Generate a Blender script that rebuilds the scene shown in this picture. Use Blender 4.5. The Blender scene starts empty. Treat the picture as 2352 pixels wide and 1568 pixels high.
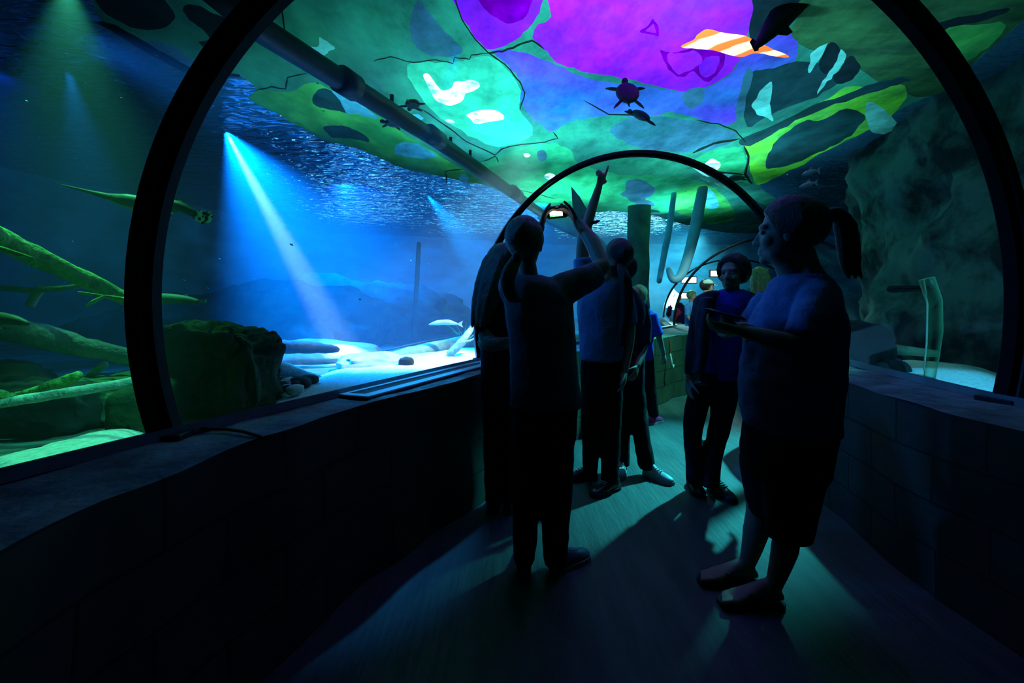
import bpy, bmesh, math, random
from mathutils import Vector, Matrix, noise
from mathutils.geometry import delaunay_2d_cdt
random.seed(7)
SC = bpy.context.scene
COL = SC.collection

# ------------------------------------------------------------------ camera, view, world
FPX, HZ, CAMZ = 1045.0, 690.0, 1.26          # focal length in pixels, horizon row, eye height
cam_d = bpy.data.cameras.new('camera'); cam = bpy.data.objects.new('camera', cam_d); COL.objects.link(cam)
cam.location = (0, 0, CAMZ); cam.rotation_euler = (math.pi/2, 0, 0)
cam_d.sensor_width = 36.0; cam_d.lens = 36.0*FPX/2352.0; cam_d.shift_y = -(784-HZ)/2352.0
cam_d.clip_start = 0.02; cam_d.clip_end = 200
SC.camera = cam
vs = SC.view_settings
SC.display_settings.display_device = 'sRGB'
vs.view_transform = 'Standard'; vs.look = 'None'; vs.gamma = 1.0; vs.use_curve_mapping = False; vs.exposure = 0.0
cy = SC.cycles
cy.use_denoising = True
try: cy.denoiser = 'OPENIMAGEDENOISE'; cy.denoising_input_passes = 'RGB_ALBEDO_NORMAL'
except Exception: pass
cy.max_bounces = 6; cy.diffuse_bounces = 2; cy.glossy_bounces = 2; cy.transmission_bounces = 4
cy.transparent_max_bounces = 24; cy.volume_bounces = 0
cy.caustics_reflective = False; cy.caustics_refractive = False
cy.sample_clamp_indirect = 3.0; cy.sample_clamp_direct = 0.0
cy.use_adaptive_sampling = True; cy.adaptive_threshold = 0.03
w = bpy.data.worlds.new('dark_hall'); SC.world = w; w.use_nodes = True
w.node_tree.nodes['Background'].inputs[0].default_value = (0, 0.001, 0.002, 1)
w.node_tree.nodes['Background'].inputs[1].default_value = 1.0

def at(px, py, Y):                            # point on the ray of a photo pixel at depth Y
    return Vector(((px-1176)/FPX*Y, Y, CAMZ-(py-HZ)/FPX*Y))
def atz(px, py, z):                           # point of a level plane seen at a photo pixel
    Y = (CAMZ-z)*FPX/(py-HZ)
    return Vector(((px-1176)/FPX*Y, Y, z))

# ------------------------------------------------------------------ lights
def lamp(name, typ, loc, target, energy, color, **kw):
    d = bpy.data.lights.new(name, typ); d.energy = energy; d.color = color
    for k, v in kw.items(): setattr(d, k, v)
    o = bpy.data.objects.new(name, d); COL.objects.link(o); o.location = loc
    if target is not None:
        o.rotation_euler = (Vector(target)-Vector(loc)).to_track_quat('-Z', 'Y').to_euler()
    return o
def spot(name, loc, target, energy, color, deg, blend=0.6, r=0.05):
    return lamp(name, 'SPOT', loc, target, energy, color, spot_size=math.radians(deg), spot_blend=blend, shadow_soft_size=r)
#LIGHTS
# added unseen spots over the ceiling sheet, shining through its colours in pools
CEIL = 3.3
def over(x, y, e, c, h=1.3, deg=130): return spot('ceiling_backlight', (x, y, CEIL+h), (x, y, 0), e, c, deg, 0.9, 0.25)
over(0.9, 3.0, 364, (.95, 1, 1))
over(-0.5, 4.2, 160, (.9, 1, 1))
over(-0.1, 5.6, 420, (.8, 1, 1))
over(1.2, 5.6, 224, (.8, 1, 1))
over(2.9, 6.2, 364, (.9, 1, .9))
over(2.6, 4.0, 126, (.9, 1, 1))
over(0.9, 8.6, 588, (.8, 1, .9))
over(-1.8, 4.6, 84, (.9, 1, .8))
over(3.5, 9.5, 560, (.8, 1, 1))
# lamp beams of the big tank, followed by added fill spots
BEAM = (-3.43, 5.46, 3.28)
spot('tank_lamp_beam', BEAM, (-1.95, 5.0, 0.9), 17000, (.50, .78, 1.0), 9, 1.0, 0.02)
spot('tank_lamp_beam', BEAM, (-1.75, 5.2, 0.8), 10000, (.0, .22, 1.0), 62, 1.0, 0.03)
spot('tank_lamp_beam', (-1.6, 8.6, 3.25), (0.6, 9.6, 0.6), 5000, (.0, .33, 1.0), 40, 1.0, 0.03)
spot('tank_lamp_beam', (-3.9, 4.0, 3.28), (-3.4, 4.1, 0.5), 230, (.01, .28, 1.0), 36, 1.0, 0.03)
spot('wash_fill', (0.5, 9.5, 3.25), (0.2, 15.4, 1.5), 4500, (.0, .25, 1.0), 120, 1.0, 0.2)  # added unseen spots that wash the back and side walls blue
spot('wash_fill', (-3.0, 8.0, 3.25), (-2.8, 14.9, 1.2), 4200, (.0, .20, 1.0), 120, 1.0, 0.2)
spot('wash_fill', (-4.6, 4.0, 3.25), (-7.5, 6.0, 1.0), 160, (.0, .16, 1.0), 110, 1.0, 0.2)
spot('sand_fill', (0.75, 4.1, 3.24), (-1.15, 4.8, 0.6), 1150, (.62, 1, .96), 40, 0.6, 0.05)  # added spot over the tunnel, outside the haze, to brighten the white sand
spot('green_spot', (-2.75, 2.8, 3.27), (-2.0, 2.2, 1.0), 235, (.09, 1, .40), 38, 1.0, 0.02)
spot('green_spot', (-0.5, 1.7, 3.2), (-2.05, 1.92, 0.62), 200, (.08, 1, .7), 22, 0.7, 0.02)  # added unseen spot over the tunnel for the near sand strip
spot('ledge_fill', (-0.42, 3.5, 3.24), (-0.68, 2.6, 0.82), 330, (.02, .36, 1.0), 24, 0.9, 0.04)  # added unseen spot that puts blue light on the ledge
lamp('ripple_fill', 'AREA', (-0.8, 14.4, 1.45), (-0.8, 11.5, 3.3), 55, (.08, .5, 1.0), shape='RECTANGLE', size=3.0, size_y=.8)  # added area lights, unseen from behind, that make the ripples sparkle
lamp('ripple_fill', 'AREA', (-4.0, 12.4, 1.45), (-3.6, 9.5, 3.3), 35, (.1, .55, 1.0), shape='RECTANGLE', size=2.4, size_y=.8)
lamp('ripple_fill', 'AREA', (3.6, 14.4, 1.45), (3.2, 11.5, 3.3), 120, (.2, .8, 1.0), shape='RECTANGLE', size=3.0, size_y=.8)
# added unseen side fill that grazes the visitors
spot('side_fill', (-3.2, 3.4, 3.2), (0.8, 2.45, 1.35), 300, (.01, .22, 1.0), 27, 0.8, 0.1)
spot('walkway_spot', (3.3, 5.2, 3.22), (1.3, 3.6, 0.0), 2300, (.04, .8, .85), 40, 1.0, 0.05)
spot('wall_fill', (2.95, 4.7, 3.2), (1.95, 5.65, 0.4), 520, (.12, 1, .66), 34, 0.9, 0.06)  # added unseen spot that brightens the block wall
spot('walkway_spot', (3.35, 5.4, 3.22), (3.45, 7.9, 1.4), 420, (.55, 1, .85), 34, 0.9, 0.06)  # added unseen spot to lift the pale cap and the far figures
spot('end_fill', (4.2, 12.0, 3.2), (3.9, 8.6, 1.0), 900, (.4, .95, 1), 40, 0.8, 0.2)  # added unseen spots for the far walkway and the back wall
spot('end_fill', (5.5, 13.4, 3.2), (5.2, 16.4, 1.2), 1500, (.1, .85, 1), 120, 0.8, 0.2)
spot('rock_fill', (2.9, 2.6, 3.25), (4.2, 4.6, 1.6), 15, (.1, 1, .6), 90, 1.0, 0.1)  # added unseen spots for the right rock wall and its sand
spot('rock_fill', (3.2, 2.2, 3.2), (3.4, 3.35, 0.62), 330, (.05, .55, 1), 28, 0.8, 0.05)
#ENDLIGHTS

# ------------------------------------------------------------------ helpers
def tag(o, label=None, cat=None, group=None, kind=None):
    if label: o['label'] = label
    if cat: o['category'] = cat
    if group: o['group'] = group
    if kind: o['kind'] = kind
    return o
def empty(name, loc, label, cat, group=None):
    o = bpy.data.objects.new(name, None); COL.objects.link(o); o.location = loc
    o.empty_display_size = 0.1
    return tag(o, label, cat, group)
def origin(o):
    v = Vector((0, 0, 0))
    while o is not None: v = v + o.location; o = o.parent
    return v

class MB:
    """collects shapes (world coordinates) that become ONE mesh object"""
    def __init__(s): s.v = []; s.f = []
    def add(s, vs_, fs):
        n = len(s.v); s.v += [Vector(v) for v in vs_]; s.f += [[i+n for i in f] for f in fs]; return s
    def rings(s, rs, cap=True, closed=True):
        n = len(rs[0]); vs_ = [p for r in rs for p in r]; fs = []
        for i in range(len(rs)-1):
            for j in range(n if closed else n-1):
                a, b = i*n+j, i*n+(j+1) % n
                fs.append([a, b, b+n, a+n])
        if cap:
            fs.append(list(range(n))[::-1]); fs.append([(len(rs)-1)*n+k for k in range(n)])
        return s.add(vs_, fs)
    def tube(s, pts, rad, seg=10, round_=True, flat=1.0, up=None, wob=0.0):
        pts = [Vector(p) for p in pts]
        if not isinstance(rad, (list, tuple)): rad = [rad]*len(pts)
        P, R = list(pts), list(rad)
        if round_:
            d0 = (pts[0]-pts[1]).normalized(); d1 = (pts[-1]-pts[-2]).normalized()
            h = [(math.sin(a), math.cos(a)) for a in (math.pi*.48, math.pi*.36, math.pi*.2)]
            P = [pts[0]+d0*rad[0]*a for a, b in h]+P+[pts[-1]+d1*rad[-1]*a for a, b in h[::-1]]
            R = [rad[0]*b for a, b in h]+R+[rad[-1]*b for a, b in h[::-1]]
        rs = []; prev = None
        for i, p in enumerate(P):
            t = (P[min(i+1, len(P)-1)]-P[max(i-1, 0)]).normalized()
            if prev is None:
                u = Vector(up) if up is not None else (Vector((0, 0, 1)) if abs(t.z) < .9 else Vector((1, 0, 0)))
            else: u = prev
            u = (u-t*u.dot(t)).normalized(); prev = u; v = t.cross(u)
            ring = []
            for k in range(seg):
                a = 2*math.pi*k/seg; r = R[i]
                if wob: r *= 1+wob*noise.noise(Vector((math.cos(a)*1.3, math.sin(a)*1.3, i*.7))+p*1.5)
                ring.append(p+u*math.cos(a)*r*flat+v*math.sin(a)*r)
            rs.append(ring)
        return s.rings(rs)
    def ell(s, c, r, R=None, nu=14, nv=9):
        c = Vector(c); vs_ = []; fs = []
        M = R or Matrix.Identity(3)
        for i in range(nv+1):
            th = math.pi*(i/nv)
            th = min(max(th, .02), math.pi-.02)
            for j in range(nu):
                a = 2*math.pi*j/nu
                vs_.append(c+M @ Vector((r[0]*math.sin(th)*math.cos(a), r[1]*math.sin(th)*math.sin(a), r[2]*math.cos(th))))
        for i in range(nv):
            for j in range(nu):
                a, b = i*nu+j, i*nu+(j+1) % nu
                fs.append([a, a+nu, b+nu, b])
        fs.append(list(range(nu))); fs.append([nv*nu+k for k in range(nu)][::-1])
        return s.add(vs_, fs)
    def box(s, c, h, R=None):
        c = Vector(c); M = R or Matrix.Identity(3)
        vs_ = [c+M @ Vector((x*h[0], y*h[1], z*h[2])) for x in (-1, 1) for y in (-1, 1) for z in (-1, 1)]
        return s.add(vs_, [[0, 1, 3, 2], [4, 6, 7, 5], [0, 4, 5, 1], [2, 3, 7, 6], [0, 2, 6, 4], [1, 5, 7, 3]])
    def build(s, name, mat, parent=None, smooth=True, remesh=0, relax=0, disp=None, bevel=0, subd=0, recalc=False):
        off = origin(parent) if parent is not None else Vector((0, 0, 0))
        me = bpy.data.meshes.new(name)
        me.from_pydata([v-off for v in s.v], [], s.f)
        if recalc or bevel:
            bm = bmesh.new(); bm.from_mesh(me); bmesh.ops.recalc_face_normals(bm, faces=bm.faces); bm.to_mesh(me); bm.free()
        me.materials.append(mat)
        if smooth: me.polygons.foreach_set('use_smooth', [True]*len(me.polygons))
        me.update()
        o = bpy.data.objects.new(name, me); COL.objects.link(o)
        if parent is not None: o.parent = parent
        if bevel:
            m = o.modifiers.new('bevel', 'BEVEL'); m.width = bevel; m.segments = 2
        if remesh:
            m = o.modifiers.new('skin', 'REMESH'); m.mode = 'VOXEL'; m.voxel_size = remesh; m.use_smooth_shade = True
        if subd:
            m = o.modifiers.new('sub', 'SUBSURF'); m.levels = subd; m.render_levels = subd
        if relax:
            m = o.modifiers.new('relax', 'SMOOTH'); m.factor = .5; m.iterations = relax
        if disp:
            t = bpy.data.textures.get('clouds_%g' % disp[1])
            if t is None:
                t = bpy.data.textures.new('clouds_%g' % disp[1], 'CLOUDS'); t.noise_scale = disp[1]; t.noise_depth = 2
            m = o.modifiers.new('folds', 'DISPLACE'); m.texture = t; m.strength = disp[0]; m.texture_coords = 'GLOBAL'; m.mid_level = .5
        return o

# ------------------------------------------------------------------ materials
def lin(c): return tuple(((x/255+.055)/1.055)**2.4 if x > 10 else x/255/12.92 for x in c)
MATS = {}
def new_mat(name):
    m = bpy.data.materials.new(name); m.use_nodes = True
    nt = m.node_tree; nt.nodes.clear()
    return m, nt, nt.nodes.new('ShaderNodeOutputMaterial')
def mottle(nt, c1, c2, scale=3.0, detail=6, rough=.6, stretch=None, lo=.35, hi=.65):
    tc = nt.nodes.new('ShaderNodeTexCoord'); mp = nt.nodes.new('ShaderNodeMapping')
    nt.links.new(tc.outputs['Object'], mp.inputs[0])
    if stretch: mp.inputs['Scale'].default_value = stretch
    n = nt.nodes.new('ShaderNodeTexNoise'); n.inputs['Scale'].default_value = scale; n.inputs['Detail'].default_value = detail
    n.inputs['Roughness'].default_value = rough
    nt.links.new(mp.outputs[0], n.inputs['Vector'])
    r = nt.nodes.new('ShaderNodeValToRGB')
    r.color_ramp.elements[0].position = lo; r.color_ramp.elements[0].color = (*c1, 1)
    r.color_ramp.elements[1].position = hi; r.color_ramp.elements[1].color = (*c2, 1)
    nt.links.new(n.outputs['Fac'], r.inputs[0])
    return r, n
def surf(name, c1, c2=None, scale=4.0, rough=.8, bump=0.0, spec=.3, metal=0.0, stretch=None, bscale=None, lo=.35, hi=.65):
    if name in MATS: return MATS[name]
    m, nt, out = new_mat(name)
    b = nt.nodes.new('ShaderNodeBsdfPrincipled')
    b.inputs['Roughness'].default_value = rough; b.inputs['Specular IOR Level'].default_value = spec; b.inputs['Metallic'].default_value = metal
    r, n = mottle(nt, c1, c2 or tuple(x*.7 for x in c1), scale, stretch=stretch, lo=lo, hi=hi)
    nt.links.new(r.outputs[0], b.inputs['Base Color'])
    if bump:
        bp = nt.nodes.new('ShaderNodeBump'); bp.inputs['Strength'].default_value = bump; bp.inputs['Distance'].default_value = .02
        if bscale:
            n2 = nt.nodes.new('ShaderNodeTexNoise'); n2.inputs['Scale'].default_value = bscale; n2.inputs['Detail'].default_value = 5
            nt.links.new(n.inputs['Vector'].links[0].from_socket, n2.inputs['Vector']); n = n2
        nt.links.new(n.outputs['Fac'], bp.inputs['Height']); nt.links.new(bp.outputs[0], b.inputs['Normal'])
    nt.links.new(b.outputs[0], out.inputs[0])
    MATS[name] = m
    return m
def through(name, c1, c2=None, scale=2.0, stretch=None, lo=.35, hi=.65):
    """thin painted sheet that lets the added spots above shine through"""
    if name in MATS: return MATS[name]
    m, nt, out = new_mat(name)
    r, n = mottle(nt, c1, c2 or tuple(x*.6 for x in c1), scale, stretch=stretch, lo=lo, hi=hi)
    r2, n2 = mottle(nt, (.42, .42, .42), (1.2, 1.2, 1.2), 3.4, detail=9, rough=.68, stretch=(1, .55, 1), lo=.3, hi=.7)
    mu = nt.nodes.new('ShaderNodeMix'); mu.data_type = 'RGBA'; mu.blend_type = 'MULTIPLY'; mu.inputs[0].default_value = 1.0
    nt.links.new(r.outputs[0], mu.inputs[6]); nt.links.new(r2.outputs[0], mu.inputs[7])
    t = nt.nodes.new('ShaderNodeBsdfTranslucent'); d = nt.nodes.new('ShaderNodeBsdfDiffuse'); mx = nt.nodes.new('ShaderNodeMixShader')
    nt.links.new(mu.outputs[2], t.inputs[0]); nt.links.new(mu.outputs[2], d.inputs[0])
    mx.inputs[0].default_value = .2
    nt.links.new(t.outputs[0], mx.inputs[1]); nt.links.new(d.outputs[0], mx.inputs[2]); nt.links.new(mx.outputs[0], out.inputs[0])
    MATS[name] = m
    return m
def acrylic():
    m, nt, out = new_mat('clear_acrylic')
    t = nt.nodes.new('ShaderNodeBsdfTransparent'); t.inputs[0].default_value = (.96, .985, .98, 1)
    g = nt.nodes.new('ShaderNodeBsdfGlossy'); g.inputs['Roughness'].default_value = .02
    lw = nt.nodes.new('ShaderNodeLayerWeight'); lw.inputs[0].default_value = .12
    mm = nt.nodes.new('ShaderNodeMath'); mm.operation = 'MULTIPLY'; mm.inputs[1].default_value = .45
    mx = nt.nodes.new('ShaderNodeMixShader')
    nt.links.new(lw.outputs['Fresnel'], mm.inputs[0]); nt.links.new(mm.outputs[0], mx.inputs[0])
    nt.links.new(t.outputs[0], mx.inputs[1]); nt.links.new(g.outputs[0], mx.inputs[2]); nt.links.new(mx.outputs[0], out.inputs[0])
    return m
ACR = acrylic()
BLACKMETAL = surf('black_painted_steel', (.012, .012, .014), (.006, .006, .008), 8, .45, .1)
ROCK = surf('dark_tank_rock', (.10, .16, .10), (.02, .035, .025), 5, .9, .9, bscale=14)
WOOD = surf('sunken_wood', (.34, .42, .25), (.10, .14, .08), 3, .85, .5, stretch=(1, 1, 1), bscale=30)
WOODD = surf('dark_sunken_wood', (.06, .08, .07), (.02, .03, .03), 4, .9, .5, bscale=20)
SAND = surf('white_sand', (.85, .88, .80), (.55, .60, .52), 40, .95, .5, bscale=60)

# ------------------------------------------------------------------ tunnel geometry
LZ = 0.80                                     # top of the low walls
ARCH = [                                      # centre x, y ; half vector x, y ; centre z, rise
    (0.05, -1.2, 2.50, 0.20, 1.27, 1.65),
    (0.539, 1.802, 1.759, 0.274, 1.268, 1.651),
    (1.178, 3.813, 1.434, 0.366, 1.041, 1.437),
    (4.293, 7.429, 1.401, -0.666, 0.85, 1.45),
    (5.60, 11.5, 1.70, -0.20, 0.85, 1.45),
]
def arch_pt(A, t, grow=0.0):
    cx, cy_, ux, uy, cz, b = A; L = math.hypot(ux, uy)
    return Vector((cx+ux*(1+grow/L)*math.cos(t), cy_+uy*(1+grow/L)*math.cos(t), cz+(b+grow)*math.sin(t)))
def arch_t0(A, z=LZ): return math.asin(max(-1, min(1, (z-A[4])/A[5])))
def arch_base(A, side, grow=0.0, z=LZ):
    t = arch_t0(A, z); t = t if side > 0 else math.pi-t
    return arch_pt(A, t, grow)
NSEG = 64
for i in range(4):
    A, B = ARCH[i], ARCH[i+1]; mb = MB(); rows = []
    for s in range(9):
        k = s/8; C = [a+(b-a)*k for a, b in zip(A, B)]
        t0 = arch_t0(C); rows.append([arch_pt(C, t0+(math.pi-2*t0)*j/NSEG) for j in range(NSEG+1)])
    mb.rings(rows, cap=False, closed=False)
    tag(mb.build('window_%d' % (i+1), ACR), kind='structure')
def rib(i, half_t, radial, label):
    A = ARCH[i]; n = Vector((-A[3], A[2], 0)).normalized(); rs = []
    t0 = arch_t0(A, LZ-.005)
    root = empty('tunnel_rib', arch_base(A, -1), label, 'arch rib', 'arched ribs of the tunnel')
    for name, g0, g1, ht, mt in (('outer_flange', 0.004, radial, half_t, BLACKMETAL), ('inner_strip', -radial*.55, 0.003, half_t*.55, RIBSTRIP)):
        mb = MB(); rs = []
        for j in range(81):
            t = t0+(math.pi-2*t0)*j/80
            a, b = arch_pt(A, t, g0), arch_pt(A, t, g1)
            rs.append([a-n*ht, b-n*ht, b+n*ht, a+n*ht])
        mb.rings(rs); mb.build(name, mt, root, smooth=False, recalc=True)
    for side in (-1, 1):
        mb = MB(); c = arch_base(A, side, .01); d = Vector((A[2], A[3], 0)).normalized()
        R = Matrix((d, n, Vector((0, 0, 1)))).transposed()
        mb.box(c+Vector((0, 0, .012)), (radial*1.5, half_t*1.5, .012), R); mb.build('foot_plate', BLACKMETAL, root, smooth=False, bevel=.003)
RIBSTRIP = surf('black_rubber_gasket', (.006, .006, .008), (.003, .003, .004), 9, .8, .1, spec=.1)
rib(1, .048, .045, 'black arched tunnel rib nearest the camera, framing the whole view')
rib(2, .032, .03, 'dark arched tunnel rib behind the child holding up the camera')
rib(3, .03, .025, 'thin arched tunnel rib seen small behind the boy in the open jacket')
rib(4, .03, .025, 'faint farthest arched tunnel rib near the end of the walkway')
# ------------------------------------------------------------------ floor, low walls, tank shell
def resample(pts, step):
    out = []
    for a, b in zip(pts[:-1], pts[1:]):
        a, b = Vector(a), Vector(b); n = max(1, int((b-a).length/step))
        out += [a+(b-a)*k/n for k in range(n)]
    return out+[Vector(pts[-1])]
CONC = surf('walkway_concrete', (.075, .085, .085), (.04, .046, .05), 2.2, .62, .25, spec=.35, stretch=(5, .7, 1), bscale=9)
mb = MB(); nx, ny = 40, 60; vs_ = []; fs = []
for j in range(ny+1):
    for i in range(nx+1): vs_.append((-3+11*i/nx, -2+15*j/ny, 0))
for j in range(ny):
    for i in range(nx): a = j*(nx+1)+i; fs.append([a, a+1, a+nx+2, a+nx+1])
mb.add(vs_, fs); tag(mb.build('floor', CONC), kind='structure')

def block_mat():
    m, nt, out = new_mat('block_wall')
    b = nt.nodes.new('ShaderNodeBsdfPrincipled'); b.inputs['Roughness'].default_value = .85
    uv = nt.nodes.new('ShaderNodeUVMap')
    br = nt.nodes.new('ShaderNodeTexBrick'); br.inputs['Scale'].default_value = 1.0
    br.inputs['Brick Width'].default_value = .42; br.inputs['Row Height'].default_value = .2; br.inputs['Mortar Size'].default_value = .006
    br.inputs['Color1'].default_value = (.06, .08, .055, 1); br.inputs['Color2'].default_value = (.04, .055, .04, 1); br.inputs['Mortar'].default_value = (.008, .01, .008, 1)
    n = nt.nodes.new('ShaderNodeTexNoise'); n.inputs['Scale'].default_value = 9; n.inputs['Detail'].default_value = 6
    mx = nt.nodes.new('ShaderNodeMix'); mx.data_type = 'RGBA'; mx.blend_type = 'MULTIPLY'; mx.inputs[0].default_value = .8
    nt.links.new(uv.outputs[0], br.inputs['Vector']); nt.links.new(uv.outputs[0], n.inputs['Vector'])
    nt.links.new(br.outputs['Color'], mx.inputs[6]); nt.links.new(n.outputs['Color'], mx.inputs[7])
    nt.links.new(mx.outputs[2], b.inputs['Base Color'])
    bp = nt.nodes.new('ShaderNodeBump'); bp.inputs['Strength'].default_value = .6; bp.inputs['Distance'].default_value = .01
    nt.links.new(br.outputs['Fac'], bp.inputs['Height']); bp.invert = True
    nt.links.new(bp.outputs[0], b.inputs['Normal']); nt.links.new(b.outputs[0], out.inputs[0])
    return m
BLOCK = block_mat()
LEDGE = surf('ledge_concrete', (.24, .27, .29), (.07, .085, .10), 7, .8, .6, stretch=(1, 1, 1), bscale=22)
def base_line(side, grow, n=14):
    out = []
    for i in range(4):
        A, B = ARCH[i], ARCH[i+1]
        for s in range(n):
            k = s/n; out.append(arch_base([a+(b-a)*k for a, b in zip(A, B)], side, grow))
    out.append(arch_base(ARCH[4], side, grow)); return out
def low_wall(name, side, inner):
    outer = base_line(side, .16)
    inner = resample([(x, y, LZ) for x, y in inner], .06)
    # rough front edge
    e = [p+Vector((noise.noise(p*3.1), noise.noise(p*3.1+Vector((9, 0, 0))), 0))*.035+Vector((0, 0, .012*noise.noise(p*4))) for p in inner]
    n = len(e)
    def along(L, k):
        d = [0]
        for a, b in zip(L[:-1], L[1:]): d.append(d[-1]+(b-a).length)
        t = k*d[-1]
        for i in range(len(L)-1):
            if d[i+1] >= t-1e-9: return L[i]+(L[i+1]-L[i])*((t-d[i])/max(1e-9, d[i+1]-d[i]))
        return L[-1]
    # match by nearest point of the outer line
    rows = []; last = 0.0
    for i, p in enumerate(e):
        best = min((( (along(outer, k/200)-p).length, k/200) for k in range(201)), key=lambda q: q[0])[1]
        last = max(last, best); o = along(outer, last)
        rows.append([o+(p-o)*k/5 for k in range(6)])
    root = MB(); vsx = [Vector((q.x, q.y, LZ+(.012*noise.noise(q*5) if 0 < k < 5 else 0))) if k < 5 else q for r in rows for k, q in enumerate(r)]
    fsx = []
    for i in range(n-1):
        for k in range(5):
            a = i*6+k; fsx.append([a, a+6, a+7, a+1] if side < 0 else [a, a+1, a+7, a+6])
    # front face
    me = bpy.data.meshes.new(name); V = [tuple(v) for v in vsx]; F = list(fsx); nt = len(F); UV = {}
    s0 = 0; base = len(V); H = 10
    for i, p in enumerate(e):
        if i: s0 += (p-e[i-1]).length
        for h in range(H+1):
            z = p.z*(1-h/H); q = Vector((p.x, p.y, z))
            d = Vector((noise.noise(q*2.7+Vector((3, 1, 0))), noise.noise(q*2.7), 0))*.03*min(1, h/2)
            V.append((q.x+d.x, q.y+d.y, z)); UV[len(V)-1] = (s0, z)
    for i in range(n-1):
        for h in range(H):
            a = base+i*(H+1)+h; F.append([a, a+1, a+H+2, a+H+1])
    # back and outer skirt so it is a solid wall
    b2 = len(V)
    for r in rows: V.append((r[0].x, r[0].y, 0.3))
    for i in range(n-1): F.append([i*6, i*6+6, b2+i+1, b2+i])
    me.from_pydata(V, [], F)
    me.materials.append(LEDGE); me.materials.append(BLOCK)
    ul = me.uv_layers.new(name='UVMap')
    for p in me.polygons:
        p.use_smooth = True
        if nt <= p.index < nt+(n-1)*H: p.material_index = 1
        for li in p.loop_indices: ul.data[li].uv = UV.get(me.loops[li].vertex_index, (V[me.loops[li].vertex_index][0], V[me.loops[li].vertex_index][1]))
    o = bpy.data.objects.new(name, me); COL.objects.link(o); return tag(o, kind='structure')
LEFT_EDGE = [(-1.55, -1.2), (-.92, .5), (-.93, 1.07), (-.84, 1.55), (-.64, 2.05), (-.08, 3.04), (.2, 3.6), (1.52, 5.22), (2.36, 6.16), (3.0, 7.3), (3.12, 8.1), (4.1, 11.6)]
RIGHT_EDGE = [(2.0, -1.2), (1.8, 1.9), (2.05, 4.0), (5.0, 6.6), (6.9, 11.3)]
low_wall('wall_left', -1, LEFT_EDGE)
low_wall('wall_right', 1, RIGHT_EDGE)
# curb strip that holds the panes
for side, nm in ((-1, 'trim_1'), (1, 'trim_2')):
    L1, L2 = base_line(side, .05), base_line(side, -.045); mb = MB()
    mb.rings([[a+Vector((0, 0, -.01)), a+Vector((0, 0, .028)), b+Vector((0, 0, .028)), b+Vector((0, 0, -.01))] for a, b in zip(L1, L2)])
    tag(mb.build(nm, surf('sill_strip', (.20, .24, .27), (.12, .15, .17), 5, .5, .1), smooth=False, recalc=True), kind='structure')

# rear and side walls of the tank: rough painted rock
def rock_wall(name, line, z0, z1, mat, amp, fr, step=.16, lean=0.0):
    L = resample([(x, y, 0) for x, y in line], step); n = int((z1-z0)/step)+1; rows = []
    for i, p in enumerate(L):
        t = (L[min(i+1, len(L)-1)]-L[max(i-1, 0)]).normalized(); nn = Vector((-t.y, t.x, 0)); r = []
        for k in range(n+1):
            z = z0+(z1-z0)*k/n; q = Vector((p.x, p.y, z))
            d = amp*(noise.noise(q*fr)+.55*noise.noise(q*fr*2.3)+.25*noise.noise(q*fr*5.1))
            d += amp*.6*abs(noise.noise(Vector((q.x*fr*.6+q.z*.5, q.y*fr*.6, q.z*fr*.25+4))))
            r.append(q+nn*d+nn*lean*k/n)
        rows.append(r)
    mb = MB(); mb.rings(rows, cap=False, closed=False)
    return tag(mb.build(name, mat), kind='structure')
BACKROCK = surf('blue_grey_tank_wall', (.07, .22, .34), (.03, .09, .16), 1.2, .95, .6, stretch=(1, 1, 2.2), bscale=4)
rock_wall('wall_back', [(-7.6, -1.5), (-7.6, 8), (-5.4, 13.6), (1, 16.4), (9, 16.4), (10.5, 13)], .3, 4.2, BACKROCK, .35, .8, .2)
RIGHTROCK = surf('green_grey_rock', (.10, .17, .12), (.012, .022, .02), 2.0, .95, .9, bscale=6, lo=.42, hi=.6)
rock_wall('wall_right_rock', [(4.0, -1.5), (4.15, 2.5), (4.25, 5.2), (4.9, 6.4), (7.6, 9.0), (10.5, 13)], .3, CEIL+.15, RIGHTROCK, .28, 1.3, .12)

# beds of the tank
def bed(name, x0, x1, y0, y1, z, amp, mat, step=.12, keep=None):
    nx, ny = int((x1-x0)/step), int((y1-y0)/step); V = []; F = []
    for j in range(ny+1):
        for i in range(nx+1):
            x, y = x0+(x1-x0)*i/nx, y0+(y1-y0)*j/ny
            V.append((x, y, z+amp*(noise.noise(Vector((x*.8, y*.8, 1)))+.4*noise.noise(Vector((x*2.6, y*2.6, 5))))))
    for j in range(ny):
        for i in range(nx):
            c = (x0+(x1-x0)*(i+.5)/nx, y0+(y1-y0)*(j+.5)/ny)
            if keep is None or keep(*c): a = j*(nx+1)+i; F.append([a, a+1, a+nx+2, a+nx+1])
    return MB().add(V, F).build(name, mat)
def inside(poly, x, y):
    r = False; n = len(poly)
    for i in range(n):
        x1, y1 = poly[i][:2]; x2, y2 = poly[(i+1) % n][:2]
        if (y1 > y) != (y2 > y) and x < (x2-x1)*(y-y1)/(y2-y1)+x1: r = not r
    return r
LBASE = [tuple(p[:2]) for p in base_line(-1, .1)]
RBASE = [tuple(p[:2]) for p in base_line(1, .1)]
left_area = LBASE+[(4.2, 16.6), (-8, 16.6), (-8, -1.3)]
right_area = RBASE+[(11, 11.5), (11, -1.3)]
tag(bed('floor_tank_left', -8, 4.4, -1.4, 16.6, .60, .05, SAND, .12, lambda x, y: inside(left_area, x, y)), kind='structure')
tag(bed('floor_tank_right', 1.5, 10, -1.4, 13, .62, .04, SAND, .12, lambda x, y: inside(right_area, x, y)), kind='structure')

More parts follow.
